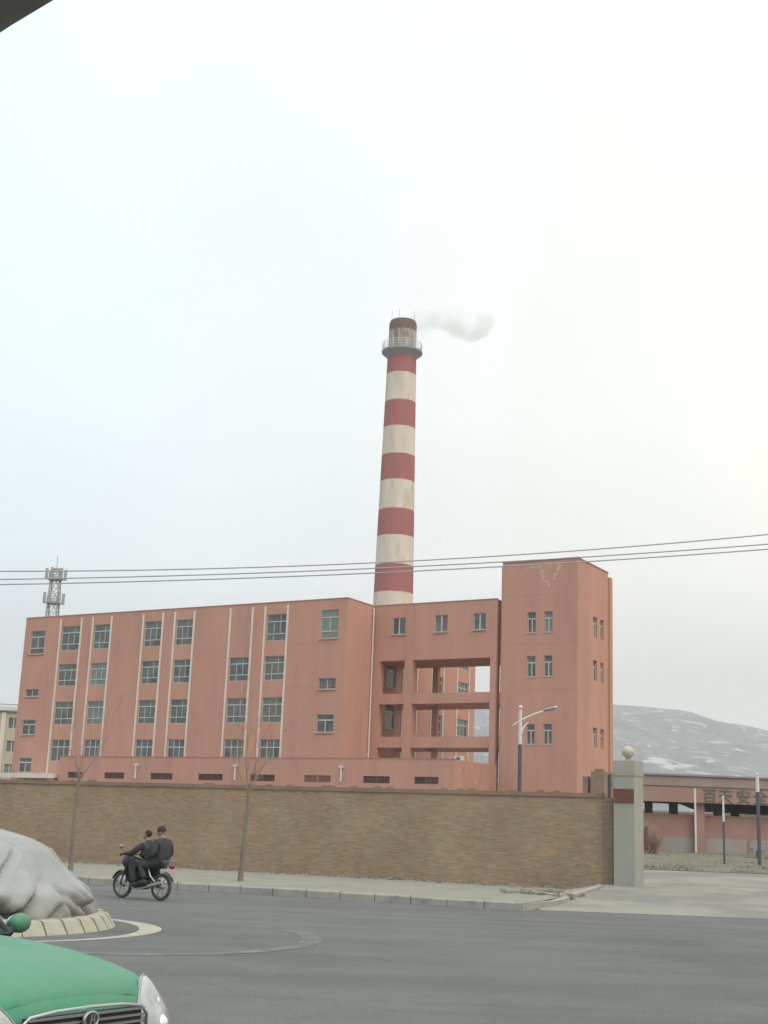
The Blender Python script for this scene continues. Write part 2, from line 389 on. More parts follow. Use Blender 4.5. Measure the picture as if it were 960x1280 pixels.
def thing(name, label, cat, loc=(0, 0, 0), rz=0, group=None):
    o = bpy.data.objects.new(name, None); COL.objects.link(o)
    o.location = loc; o.rotation_euler = (0, 0, rz); o.empty_display_size = .3
    return tag(o, label, cat, group)
def tag(o, label, cat, group=None):
    o['label'] = label; o['category'] = cat
    if group: o['group'] = group
    return o
def struct(o, kind='structure'): o['kind'] = kind; return o
def dup(o, parent=None):
    c = o.copy(); COL.objects.link(c); c.parent = parent
    for ch in list(o.children): dup(ch, c)
    return c
def mbox(name, m, parent, *a, T=None):
    b = MB(); b.box(*a, T=T); return b.build(name, m, parent)

# ================================================================== SETTING
WANG = R(25.04)
WD = Vector((math.cos(WANG), -math.sin(WANG), 0)); WN = Vector((math.sin(WANG), math.cos(WANG), 0))
W0 = Vector((-11.2, 53.2, 0))
K0 = Vector((-5.43, 38.15, 0))                     # kerb face point; the kerb runs along WD
def kp(u, off=0): return K0+WD*u+WN*off
PIL = Vector((8.28, 44.0, .40))

b = MB(); b.quad((-2300, -120, -.012), (2300, -120, -.012), (2300, 3300, -.012), (-2300, 3300, -.012))
struct(b.build('ground', 'earth'))

b = MB()
P = [(-90, -60), (90, -60), (90, 36.3), (40, 35.4), (10, 35.6), (5.2, 36.6)]
P += [tuple(kp(u, .3)[:2]) for u in (10.2, 0, -20, -60, -100)]
b.poly([(x, y, 0) for x, y in P][::1])
struct(b.build('road', 'asphalt'))

# pavement: raised slab between kerb and wall, falling away to the driveway at its right end
b = MB()
rows = []
for i in range(61):
    u = -90+i*(98.7/60)
    a = kp(u, .16); c = W0+WD*((a-W0).dot(WD))-WN*.0
    rows.append((Vector((a.x, a.y, .185)), Vector((c.x, c.y, .20))))
for (a, c), (a2, c2) in zip(rows, rows[1:]): b.quad(a, a2, c2, c)
# right end: quarter bend back towards the pillar
ea, ec = rows[-1]
end = [Vector((4.75, 37.0, .15)), Vector((5.35, 38.3, .19)), Vector((6.2, 40.6, .29)), Vector((7.3, 43.4, .42)), Vector((7.6, 44.35, .38))]
lf = [ea.lerp(ec, k/5) for k in range(6)]
kc = kp(10.14, .16); rt_ = [Vector((kc.x, kc.y, .185))]+end
for k in range(5): b.quad(lf[k], rt_[k], rt_[k+1], lf[k+1])
pav = struct(b.build('pavement', 'pavement'))
# kerb stones, one by one
for i in range(52):
    u0 = -41.85+i*1.0
    if u0 > 9.7: break
    jit = random.uniform(-.012, .012); dz = random.uniform(-.012, .012)
    k = MB(); a = kp(u0+.012, jit); c = kp(u0+.988, jit); d = WN*.17
    z = .195+dz
    pts = [a, c, c+d, a+d]
    lo = [Vector((p.x, p.y, -.01)) for p in pts]; hi = [Vector((p.x, p.y, z)) for p in pts]
    bev = .025
    hb = [hi[0]-Vector((0, 0, bev)), hi[1]-Vector((0, 0, bev))]; hi[0] = hi[0]+WN*bev; hi[1] = hi[1]+WN*bev
    k.quad(lo[0], lo[1], hb[1], hb[0]); k.quad(hb[0], hb[1], hi[1], hi[0]); k.quad(hi[0], hi[1], hi[2], hi[3])
    k.quad(lo[1], lo[2], hi[2], hb[1]); k.quad(lo[0], hb[0], hi[3], lo[3]); k.quad(lo[2], lo[3], hi[3], hi[2])
    k.face([len(k.v)-1]*0) if False else None
    k.build('kerb_stone', 'kerb', pav)
def drive_z(y):
    if y < 44: return .005+.395*max(0, (y-35.6)/8.4)
    return .40+.18*(y-44)/16
# the kerb returning up the side of the driveway
prev = None
ret = [kp(10.15), Vector((4.5, 35.9, 0)), Vector((4.95, 36.55, 0)), Vector((5.55, 38.2, 0)), Vector((6.1, 39.8, 0)), Vector((6.75, 41.4, 0)), Vector((7.3, 42.9, 0))]
for i, (p, q) in enumerate(zip(ret, ret[1:])):
    d = (q-p).normalized(); nrm = Vector((-d.y, d.x, 0)); zt = max(.15, drive_z(p.y)+.07) if i else .19; zt2 = max(.15, drive_z(q.y)+.07)
    k = MB(); p1 = p+d*.012; q1 = q-d*.012
    lo = [p1, q1, q1+nrm*.2, p1+nrm*.2]
    hi = [Vector((v.x, v.y, zz)) for v, zz in zip(lo, (zt, zt2, zt2, zt))]
    lo = [Vector((v.x, v.y, -.01)) for v in lo]
    for a, c in ((0, 1), (1, 2), (2, 3), (3, 0)): k.quad(lo[a], lo[c], hi[c], hi[a])
    k.quad(*hi); k.build('kerb_stone', 'kerb', pav)

# driveway rising to the gate
b = MB(); ys = [34.6, 35.6, 37, 39, 41, 43.4, 46, 50, 55, 60.2]
xl = [4.3, 4.3, 4.7, 5.5, 6.25, 7.15, 8.0, 8.2, 8.2, 8.2]
for (y0, x0), (y1, x1) in zip(zip(ys, xl), zip(ys[1:], xl[1:])):
    for k in range(10):
        f0, f1 = k/10, (k+1)/10
        b.quad((x0+(45-x0)*f0, y0, drive_z(y0)), (x0+(45-x0)*f1, y0, drive_z(y0)), (x1+(45-x1)*f1, y1, drive_z(y1)), (x1+(45-x1)*f0, y1, drive_z(y1)))
struct(b.build('driveway', 'concrete_pale'))
b = MB()
prof = [(60.2, .62), (61, .68), (66, .95), (71, 1.2), (74, 1.3), (140, 1.35)]
for (y0, z0), (y1, z1) in zip(prof, prof[1:]): b.quad((9, y0, z0), (70, y0, z0), (70, y1, z1), (9, y1, z1))
b.quad((9, 60.2, -.01), (70, 60.2, -.01), (70, 60.2, .62), (9, 60.2, .62))
b.quad((9, 140, -.01), (9, 60.2, -.01), (9, 60.2, .62), (9, 140, 1.35))
struct(b.build('bank', 'grass_soil'))
b = MB()
for i in range(12000):
    x = random.uniform(9.5, 34); y = 60.2+random.random()**1.3*13.3
    z = .62+(y-60.2)/13.8*.68
    if noise.noise((x*.5, y*.5, 3)) < -.15 and random.random() < .8: continue
    h = random.uniform(.03, .10)*(1.8 if noise.noise((x*.3, y*.35, 9)) > .25 else 1); a = random.uniform(0, PI); dx, dy = math.cos(a)*.03, math.sin(a)*.03
    lx, ly = random.uniform(-.08, .08), random.uniform(-.08, .08)
    b.poly([(x-dx, y-dy, z-.03), (x+dx, y+dy, z-.03), (x+lx, y+ly, z+h)])
tag(struct(b.build('grass', 'grass'), 'stuff'), 'dry olive grass growing on the low bank before the pink wall', 'grass')

# mountain ridge behind the factory
def ridge(x):
    pts = [(-2100, 150), (-1200, 120), (-700, 128), (-300, 170), (0, 225), (190, 243), (300, 252), (400, 250), (450, 247), (500, 248), (560, 250), (590, 247), (645, 236), (735, 222), (850, 195), (1100, 130), (1500, 160), (2100, 120)]
    for (a, za), (c, zc) in zip(pts, pts[1:]):
        if a <= x <= c: return za+(zc-za)*(x-a)/(c-a)
    return 120
b = MB(); b.smooth = True; nx, ny = 170, 44; g = []
for j in range(ny+1):
    row = []
    for i in range(nx+1):
        x = -2000+4000*i/nx; y = 1500+1700*j/ny
        f = (y-1500)/1000
        h = ridge(x*2500/max(y, 2300)) if y > 2300 else ridge(x)
        base = min(f, 1)**1.15 if f < 1 else max(0, 1-(f-1)*.9)
        sp = noise.fractal((x*.004, y*.0022, 1.3), 1.0, 2.1, 5)*55*min(1, 2.2*f)*(1 if f < .75 else max(0.1, 1-(f-.75)*4) if f < 1 else .3)
        z = h*base+sp*(base if base > .25 else base*2) + noise.noise((x*.02, y*.02, 4))*2.0
        row.append(b.vert((x, y, z-3*(j == 0) if j else -2)))
    g.append(row)
for j in range(ny):
    for i in range(nx): b.face((g[j][i], g[j][i+1], g[j+1][i+1], g[j+1][i]))
struct(b.build('mountain', 'mountain', sharp=80))

# ================================================================== FACTORY (local frame: x along the street front, y into the plot)
TH = R(30.6)
FC = (-2.74, 110.0, 0)
def fthing(name, label, cat): return thing(name, label, cat, FC, -TH)
REC = .16

def window_mesh(kind, w, h):
    fr, gl = MB(), MB()
    def bar(x0, x1, z0, z1, d=.05): fr.box(x0, x1, -d, .0, z0, z1)
    t = .042
    bar(0, t, 0, h); bar(w-t, w, 0, h); bar(t, w-t, 0, t); bar(t, w-t, h-t, h)
    if kind == 'big':
        zt, zb = h*.73, h*.26
        bar(t, w-t, zt-.04, zt+.04, .055); bar(t, w-t, zb-.035, zb+.035, .055)
        for x in (w*.36, w*.68): bar(x-.022, x+.022, zb+.035, zt-.045, .045)
        bar(w*.36-.022, w*.36+.022, t, zb-.035, .045); bar(w*.68-.018, w*.68+.018, zt+.045, h-t, .045)
    elif kind == 'low':
        zt = h*.66
        bar(t, w-t, zt-.04, zt+.04, .055)
        for x in (w*.34, w*.67): bar(x-.03, x+.03, t, h-t, .045)
    elif kind == 'single':
        bar(t, w-t, h*.74-.045, h*.74+.045, .055); bar(t, w-t, h*.25-.04, h*.25+.04, .055); bar(w*.5-.03, w*.5+.03, h*.25+.04, h*.74-.045, .045)
    elif kind == 'strip':
        bar(w*.5-.03, w*.5+.03, t, h-t, .045)
    elif kind == 'half':
        bar(t, w-t, h*.68-.05, h*.68+.05, .055); bar(w*.5-.04, w*.5+.04, t, h*.68-.05, .045)
    elif kind == 'pair':
        bar(w*.5-.055, w*.5+.055, t, h-t, .045)
    gl.quad((t*.5, -.012, t*.5), (w-t*.5, -.012, t*.5), (w-t*.5, -.012, h-t*.5), (t*.5, -.012, h-t*.5))
    return fr.mesh('frame', 'white_frame'), gl.mesh('pane', 'window_glass')
WCACHE = {}
def window(parent, kind, x, y, z, w, h, rz=0, sill=True):
    key = (kind, round(w, 2), round(h, 2))
    if key not in WCACHE:
        bk = MB(); bk.box(0, w, .0, .03, 0, h)
        si = MB(); si.box(-.08, w+.08, -REC-.07, .0, -.10, -.004)
        WCACHE[key] = (*window_mesh(kind, w, h), bk.mesh('window', 'vent_dark'), si.mesh('sill', 'sill_stone'))
    fm, gm, bm_, sm = WCACHE[key]
    o = bpy.data.objects.new('window', bm_); COL.objects.link(o); o.parent = parent
    o.location = (x, y, z); o.rotation_euler = (0, 0, rz)
    for nm, me in (('frame', fm), ('pane', gm)) + ((('sill', sm),) if sill else ()):
        c = bpy.data.objects.new(nm, me); COL.objects.link(c); c.parent = o
    return o

# ---- main block
blk = fthing('factory_building', 'long pink four storey factory block with pale vertical strips and gridded windows', 'factory')
LB, DB, HB = -36.85, 24.25, 20.72
pairs = [(-32.22, -29.58), (-28.16, -25.86), (-22.02, -19.71), (-18.33, -16.12), (-12.11, -9.71), (-8.36, -6.0)]
rowsz = [(17.40, 19.70), (14.02, 16.08), (10.42, 12.55), (7.05, 9.03)]
fw = []
for ci, (a, c) in enumerate(pairs):
    for ri, (z0, z1) in enumerate(rowsz):
        if ci == 4 and ri == 0: continue
        fw.append((a+.20, c-.13, z0, z1, 'low' if ri == 3 else 'big'))
fw += [(-36.0, -34.2, 17.2, 19.42, 'single'), (-36.0, -34.35, 13.14, 13.8, 'strip'), (-36.02, -34.3, 9.52, 10.9, 'half'), (-35.97, -34.36, 6.0, 7.34, 'half'),
       (-2.57, -.85, 17.4, 19.82, 'single'), (-2.56, -.86, 13.15, 14.05, 'strip'), (-2.55, -.9, 9.6, 11.06, 'half')]
sidep = [(9.75, 12.4), (15.2, 17.55), (20.35, 22.9)]
sw = []
for (a, c) in sidep:
    for ri, (z0, z1) in enumerate(rowsz): sw.append((a+.20, c-.13, z0, z1 if ri < 3 else 8.4, 'big' if ri < 3 else 'low'))
sw += [(7.0, 8.5, 14.1, 16.0, 'half'), (7.0, 8.5, 10.5, 12.6, 'half')]
b = MB()
b.wall((LB, 0, 0), (1, 0, 0), (0, 1, 0), -LB, 0, HB, [(h[0]-LB, h[1]-LB, h[2], h[3]) for h in fw], REC)
b.wall((0, 0, 0), (0, 1, 0), (-1, 0, 0), DB, 0, HB, [h[:4] for h in sw], REC)
b.quad((LB, DB, 0), (LB, 0, 0), (LB, 0, HB), (LB, DB, HB)); b.quad((0, DB, 0), (LB, DB, 0), (LB, DB, HB), (0, DB, HB))
t = .3
for x0, x1, y0, y1 in ((LB, 0, 0, t), (LB, 0, DB-t, DB), (LB, LB+t, t, DB-t), (-t, 0, t, DB-t)): b.quad((x0, y0, HB), (x1, y0, HB), (x1, y1, HB), (x0, y1, HB))
for a, c in (((LB+t, t), (-t, t)), ((-t, t), (-t, DB-t)), ((-t, DB-t), (LB+t, DB-t)), ((LB+t, DB-t), (LB+t, t))):
    b.quad((*a, HB-.8), (*c, HB-.8), (*c, HB), (*a, HB))
b.build('wall', 'pink_render', blk)
b = MB(); b.quad((LB+t, t, HB-.8), (-t, t, HB-.8), (-t, DB-t, HB-.8), (LB+t, DB-t, HB-.8)); b.build('roof', 'roof_grey', blk)
b = MB()
b.box(LB-.04, .04, -.04, .30, HB+.003, HB+.075); b.box(-.30, .04, .303, DB+.04, HB+.003, HB+.075)
b.build('coping', 'pink_trim', blk)
for x0, x1, z0, z1, k in fw: window(blk, k, x0, REC-.03, z0, x1-x0, z1-z0, sill=k != 'big' and k != 'low')
for y0, y1, z0, z1, k in sw: window(blk, k, -REC+.03, y0, z0, y1-y0, z1-z0, rz=PI/2, sill=k == 'half')
sm = {}
def strip(x, y, rz, z0, z1):
    key = (z0, z1)
    if key not in sm:
        q = MB(); q.box(-.085, .085, -.075, .0, z0, z1); sm[key] = q.mesh('pale_strip', 'cream_strip')
    o = bpy.data.objects.new('pale_strip', sm[key]); COL.objects.link(o); o.parent = blk; o.location = (x, y, 0); o.rotation_euler = (0, 0, rz)
for i, (a, c) in enumerate(pairs):
    strip(a, 0, 0, 4.6 if i == 0 else 6.0, 20.45); strip(c, 0, 0, 6.0, 20.45)
for a, c in sidep: strip(0, a, PI/2, 5.0, 18.5); strip(0, c, PI/2, 5.0, 18.5)
b = MB(); b.tube([(.12, 4.12, 5), (.12, 4.12, 20.55)], .075, 8)
for z in (8, 12, 16, 20): b.box(0, .12, 4.03, 4.21, z, z+.08)
b.build('downpipe', 'cream_strip', blk)
b = MB()    # plaster movement joints, a hair's breadth proud
for z in (9.75, 13.35, 16.95): b.box(-6-.0+.12, -.02, -.006, 0, z, z+.035)
b.build('joint_line', 'pink_trim', blk)

# ---- link gallery between block and tower
gal = fthing('link_gallery', 'pink open framed link with three small windows between factory block and tower', 'building')
GX0, GX1, GY0, GY1 = .01, 11.72, 4.4, 9.6
gz0, gz1 = 15.95, 20.74
gw = [(1.87, 3.1, 18.2, 19.62), (5.98, 7.16, 18.25, 19.66), (9.58, 10.71, 18.28, 19.64)]
b = MB()
b.wall((GX0, GY0, 0), (1, 0, 0), (0, 1, 0), GX1-GX0, gz0, gz1, [(h[0]-GX0, h[1]-GX0, h[2], h[3]) for h in gw], REC)
b.quad((GX1, GY0, gz0), (GX1, GY1, gz0), (GX1, GY1, gz1), (GX1, GY0, gz1))
b.quad((GX0, GY1, gz0), (GX0, GY1, gz1), (GX1, GY1, gz1), (GX1, GY1, gz0))
b.quad((GX0, GY0, gz0), (GX0, GY1, gz0), (GX1, GY1, gz0), (GX1, GY0, gz0))
b.build('wall', 'pink_render', gal)
mbox('roof', 'roof_grey', gal, GX0, GX1, GY0+.3, GY1, gz1-.3, gz1-.01)
mbox('coping', 'pink_trim', gal, GX0, GX1+.02, GY0-.04, GY0+.3, gz1+.003, gz1+.075)
for x0, x1, z0, z1 in gw: window(gal, 'pair', x0, GY0+REC-.03, z0, x1-x0, z1-z0)
for z0, z1 in ((12.28, 13.15), (8.66, 9.56)):
    for y0, y1 in ((GY0+.03, GY0+.6), (GY1-.44, GY1-.04)):
        mbox('beam', 'pink_render', gal, .02, 3.198, y0, y1, z0, z1)
        mbox('beam', 'pink_render', gal, 3.972, 11.198, y0, y1, z0, z1)
    for x in (3.4, 11.3): mbox('cross_beam', 'pink_render', gal, x, x+.35, GY0+.725, GY1-.455, z0+.2, z1-.003)
    mbox('beam', 'pink_render', gal, 11.722, 12.198, GY0+.55, GY1-.33, z0, z1)
mbox('connector', 'pink_trim', gal, GX1+.003, 12.198, GY0+.75, GY1-.4, gz0, gz1)
for x0, x1 in ((3.2, 3.97), (11.2, 11.718)):
    mbox('column', 'pink_render', gal, x0, x1, GY0-.05, GY0+.72, 0, gz0 if x0 > 5 else gz0)
    mbox('column', 'pink_render', gal, x0+(.14 if x0 < 5 else 0), x1-(.1 if x0 < 5 else 0), GY1-.45, GY1-.035, 0, gz0)
mbox('column', 'pink_render', gal, .02, .75, GY0+.0, GY0+.7, 0, gz0-.003)
mbox('pilaster', 'pink_render', gal, 3.22, 3.95, GY0-.045, GY0-.001, gz0+.003, gz1-.05)

# ---- stair tower
tow = fthing('stair_tower', 'tall pink square tower with paired narrow windows and peeling plaster at its top', 'tower')
TX0, TX1, TY0, TY1, TZ = 12.2, 18.77, 4.4, 11.15, 23.7
tw = [(14.45, 15.18), (15.92, 16.64)]; tz = [(17.85, 19.5), (14.3, 15.94), (8.95, 10.53)]
ts = [(3.40, 4.24), (5.0, 5.72)]
b = MB()
b.wall((TX0, TY0, 0), (1, 0, 0), (0, 1, 0), TX1-TX0, 0, TZ, [(a-TX0, c-TX0, z0, z1) for a, c in tw for z0, z1 in tz], .22)
b.wall((TX1, TY0, 0), (0, 1, 0), (-1, 0, 0), TY1-TY0, 0, TZ, [(a, c, z0, z1) for a, c in ts for z0, z1 in tz], .22)
b.quad((TX0, TY1, 0), (TX0, TY0, 0), (TX0, TY0, TZ), (TX0, TY1, TZ)); b.quad((TX1, TY1, 0), (TX0, TY1, 0), (TX0, TY1, TZ), (TX1, TY1, TZ))
b.build('wall', 'pink_render', tow)
mbox('roof', 'roof_grey', tow, TX0+.3, TX1-.3, TY0+.3, TY1-.3, TZ-.5, TZ-.05)
b = MB(); b.box(TX0-.05, TX1+.05, TY0-.05, TY0+.3, TZ+.003, TZ+.10); b.box(TX1-.3, TX1+.05, TY0+.303, TY1+.05, TZ+.003, TZ+.10); b.box(TX0-.05, TX0+.3, TY0+.303, TY1+.05, TZ+.003, TZ+.10)
b.build('coping', 'pink_trim', tow)
mbox('corner_pier', 'pink_render', tow, TX1-.6, TX1+.16, TY1+.003, TY1+.65, 0, TZ-.35)
mbox('corner_pier', 'pink_render', tow, TX0-.12, TX0-.003, TY0+.05, TY0+.6, 0, TZ-.3)
for a, c in tw:
    for z0, z1 in tz: window(tow, 'half', a, TY0+.19, z0, c-a, z1-z0)
for a, c in ts:
    for z0, z1 in tz: window(tow, 'half', TX1-.19, TY0+a, z0, c-a, z1-z0, rz=PI/2, sill=False)
b = MB()
for z in (20.9, 16.9, 13.2): b.box(TX0+.05, TX1-.02, TY0-.006, TY0, z, z+.035)
b.build('joint_line', 'pink_trim', tow)
# peeled plaster: ragged flakes standing a few millimetres off the wall
b = MB(); rnd = random.Random(3)
for cx, cz, w_, h_ in ((15.0, 23.25, .55, .10), (15.45, 23.2, .3, .16), (15.65, 22.75, .16, .38), (15.75, 22.3, .14, .3), (16.05, 21.98, .2, .14), (16.9, 22.45, .28, .14), (17.1, 22.95, .2, .3), (17.25, 23.25, .35, .12), (16.75, 22.2, .15, .18), (16.5, 23.3, .4, .07), (14.3, 23.15, .35, .06), (16.3, 21.7, .12, .2)):
    pts = []
    for k in range(11):
        a = 2*PI*k/11; r_ = rnd.uniform(.6, 1.15); pts.append((cx+math.cos(a)*w_*r_, TY0-.007, cz+math.sin(a)*h_*r_))
    b.poly(pts)
mat('bare_plaster', (.55, .375, .315), .95, .15, 3)
b.build('peeled_patch', 'bare_plaster', tow)

# ---- low annex along the front
anx = fthing('annex_building', 'low pink windowless annex with dark louvred vents standing before the factory', 'building')
AX0, AX1, AY0, AY1, AZ = -27.9, 11.95, -3.0, -.09, 7.28
vents = [(-26.78, -25.0), (-22.5, -20.25), (-17.3, -14.9), (-12.15, -9.6), (-6.8, -4.37), (-1.5, 1.0), (3.99, 6.38), (8.54, 10.63)]
b = MB()
b.wall((AX0, AY0, 0), (1, 0, 0), (0, 1, 0), AX1-AX0, 0, AZ, [(a-AX0, c-AX0, 5.42, 5.95) for a, c in vents], .14)
b.quad((AX0, 4.2, 0), (AX0, AY0, 0), (AX0, AY0, AZ), (AX0, AY1, AZ)) if False else b.quad((AX0, AY1, 0), (AX0, AY0, 0), (AX0, AY0, AZ), (AX0, AY1, AZ))
b.quad((AX1, AY0, 0), (AX1, 4.33, 0), (AX1, 4.33, AZ), (AX1, AY0, AZ))
b.build('wall', 'pink_render', anx)
b = MB(); b.box(AX0, AX1-.02, AY0+.02, AY1, AZ-.25, AZ-.02); b.box(.15, AX1-.02, AY1+.003, 4.3, AZ-.25, AZ-.02); b.build('roof', 'roof_grey', anx)
mbox('coping', 'pink_trim', anx, AX0-.03, AX1+.03, AY0-.03, AY0+.25, AZ+.003, AZ+.06)
for i, (a, c) in enumerate(vents):
    v = mbox('vent', 'vent_dark', anx, a, c, AY0+.12, AY0+.16, 5.42, 5.95)
    s_ = MB(); mid = (a+c)/2
    for k in range(5):
        z = 5.46+k*.1
        s_.box(a+.05, mid-.06, AY0+.05, AY0+.11, z, z+.035); s_.box(mid+.06, c-.05, AY0+.05, AY0+.11, z, z+.035)
    s_.box(mid-.055, mid+.055, AY0+.04, AY0+.118, 5.42, 5.95)
    s_.build('louvre', 'pink_dull' if i == 5 else 'vent_dark', v)
b = MB()
for x in (-18.9, -8.3, 2.0):
    b = MB(); b.tube([(x, AY0-.10, 5.45), (x, AY0-.10, 6.6)], .075, 8); b.box(x-.16, x+.16, AY0-.18, AY0-.003, 6.55, 6.72)
    b.build('vent_pipe', 'post_white', anx)
porch = fthing('porch_roof', 'flat pale concrete porch roof at the left foot of the pink factory block', 'porch')
mbox('slab', 'white_paint', porch, -35.6, -28.2, -3.3, -.1, 5.42, 5.72)
mbox('fascia', 'cream_strip', porch, -35.65, -28.15, -3.42, -3.303, 5.35, 5.78)
for x in (-35.3, -28.6): mbox('post', 'cream_strip', porch, x-.15, x+.15, -3.2, -2.9, 0, 5.417)
ac = fthing('cooling_unit', 'small white cooling unit on the annex roof under the open link', 'cooling unit')
b = MB(); b.box(9.9, 10.6, .9, 1.3, AZ-.02, AZ+.5); b.build('casing', 'white_paint', ac); b = MB(); b.lathe([(.18, 0), (.18, .02)], 16, Matrix.Translation((10.25, .88, AZ+.25)) @ Matrix.Rotation(PI/2, 4, 'X')); b.build('fan_grille', 'vent_dark', ac)

# ---- chimney
CH = (1.72, 180, 0)
ch = thing('chimney', 'tall tapering red and white banded factory chimney with a railed platform near its top', 'chimney', CH)
def czy(z200): return 1.75+(z200-1.75)*.9
def crad(z): return 2.74-(z-32.3)/(73.5-32.3)*.78
bands = [(72.3, 75.2, 'chimney_red'), (67.7, 72.3, 'chimney_white'), (63.4, 67.7, 'chimney_red'), (58.9, 63.4, 'chimney_white'), (54.7, 58.9, 'chimney_red'),
         (50.1, 54.7, 'chimney_white'), (45.9, 50.1, 'chimney_red'), (41.4, 45.9, 'chimney_white'), (37.1, 41.4, 'chimney_red'), (32.6, 37.1, 'chimney_white'), (28.3, 32.6, 'chimney_red'), (-.2, 28.3, 'chimney_white')]
for z0, z1, m_ in bands:
    a, c = czy(z0), czy(z1)
    q = MB(); q.lathe([(crad(a), a), (crad(c), c)], 48, caps=False); q.build('red_band' if 'red' in m_ else 'white_band', m_, ch)
zr0, zr1 = czy(75.2), czy(76.3)
q = MB(); q.lathe([(crad(zr0), zr0), (crad(zr0)+.25, zr0+.25), (2.78, zr1-.35), (2.92, zr1-.25), (2.92, zr1), (1.9, zr1)], 48, caps=False); q.build('platform', 'ring_grey', ch)
zt = czy(81.5); zs = czy(79.6)
q = MB(); q.lathe([(crad(zr1)-.03, zr1), (crad(zs), zs)], 48, caps=False); q.build('white_band', 'chimney_sooty_white', ch)
q = MB(); q.lathe([(crad(zs), zs), (crad(zt)+.02, zt-.5), (crad(zt)-.12, zt-.1), (crad(zt)-.4, zt), (crad(zt)-.55, zt-.02), (crad(zt)-.6, zt-4)], 48, caps=False); q.build('rim_band', 'chimney_soot', ch)
q = MB()
for k in range(28):
    a = 2*PI*k/28; x, y = 2.82*math.cos(a), 2.82*math.sin(a); q.bar((x, y, zr1), (x, y, zr1+1.15), .06)
for h_ in (.4, .78, 1.15):
    q.torus(2.82, .035, Matrix.Translation((0, 0, zr1+h_)), 40, 5)
q.build('railing', 'rail_grey', ch)
for a in (R(200), R(250), R(330), R(20)):
    q = MB(); x, y = 1.75*math.cos(a), 1.75*math.sin(a); q.bar((x, y, zt-.4), (x, y, zt+1.3), .05); q.build('lightning_rod', 'ring_grey', ch)

# ---- telecom mast, far
tm = thing('telecom_mast', 'distant grey lattice telecom mast with two platforms rising behind the pink block', 'mast', (-49.7, 200, 0))
q = MB(); zts = 39.0
def mw(z): return 1.55-(z/zts)*.95
for sx in (-1, 1):
    for sy in (-1, 1): q.bar((sx*mw(0), sy*mw(0), 0), (sx*mw(zts), sy*mw(zts), zts), .16)
z = 0
while z < zts-1:
    n_ = min(z+1.9, zts)
    for s1, s2 in (((-1, -1), (1, -1)), ((1, -1), (1, 1)), ((1, 1), (-1, 1)), ((-1, 1), (-1, -1))):
        q.bar((s1[0]*mw(z), s1[1]*mw(z), z), (s2[0]*mw(n_), s2[1]*mw(n_), n_), .08)
        q.bar((s2[0]*mw(z), s2[1]*mw(z), z), (s1[0]*mw(n_), s1[1]*mw(n_), n_), .08)
        q.bar((s1[0]*mw(n_), s1[1]*mw(n_), n_), (s2[0]*mw(n_), s2[1]*mw(n_), n_), .07)
    z = n_
q.build('lattice', 'steel_pale', tm)
q = MB(); q.lathe([(.06, zts), (.04, zts+2.2)], 6); q.build('spire', 'steel_pale', tm)
q = MB(); q.lathe([(.75, zts-.25), (.75, zts-.1), (.1, zts+.2)], 16); q.build('cap', 'steel_pale', tm)
for z in (33.7, 37.4):
    q = MB(); q.lathe([(1.15, z-.1), (1.15, z+.18)], 16)
    q.torus(1.05, .04, Matrix.Translation((0, 0, z+.9)), 16, 5)
    for k in range(10): a = 2*PI*k/10; q.bar((1.05*math.cos(a), 1.05*math.sin(a), z), (1.05*math.cos(a), 1.05*math.sin(a), z+.9), .05)
    q.build('platform', 'steel_pale', tm)
    for k in range(6):
        a = 2*PI*k/6+.3; x, y = 1.4*math.cos(a), 1.4*math.sin(a)
        q = MB(); q.box(-.22, .22, -.13, .13, z-.1, z+1.6, Matrix.Translation((x, y, 0)) @ Matrix.Rotation(a, 4, 'Z')); q.build('antenna', 'steel_pale', tm)

# ---- yellow block of flats, far left
yb = thing('apartment_building', 'distant pale yellow flats with small windows at the far left edge', 'building', (-42.0, 162, 0), R(8))
ywin = []
for c_ in range(9):
    for r_ in range(5): ywin.append((1.0+c_*2.6, 2.2+c_*2.6, 1.2+r_*2.75, 2.5+r_*2.75))
b = MB(); b.wall((-24, 0, 0), (1, 0, 0), (0, 1, 0), 24, 0, 14.2, ywin, .2)
b.quad((-24, 10, 0), (-24, 0, 0), (-24, 0, 14.2), (-24, 10, 14.2)); b.quad((0, 0, 0), (0, 10, 0), (0, 10, 14.2), (0, 0, 14.2)); b.quad((0, 10, 0), (-24, 10, 0), (-24, 10, 14.2), (0, 10, 14.2))
b.build('wall', 'yellow_wall', yb)
for a, c, z0, z1 in ywin: window(yb, 'pair', -24+a, .17, z0, c-a, z1-z0, sill=False)
mbox('roof', 'roof_grey', yb, -24.3, .3, -.3, 10.3, 14.203, 14.35)
mbox('parapet', 'white_paint', yb, -24.2, .2, -.2, 0, 14.353, 14.8)
mbox('parapet_rail', 'roof_grey', yb, -24.2, .2, -.15, -.05, 15.0, 15.1)
for k in range(10): mbox('pilaster', 'cream_strip', yb, -23.85+k*2.6, -23.35+k*2.6, -.12, -.002, 0, 14.1)

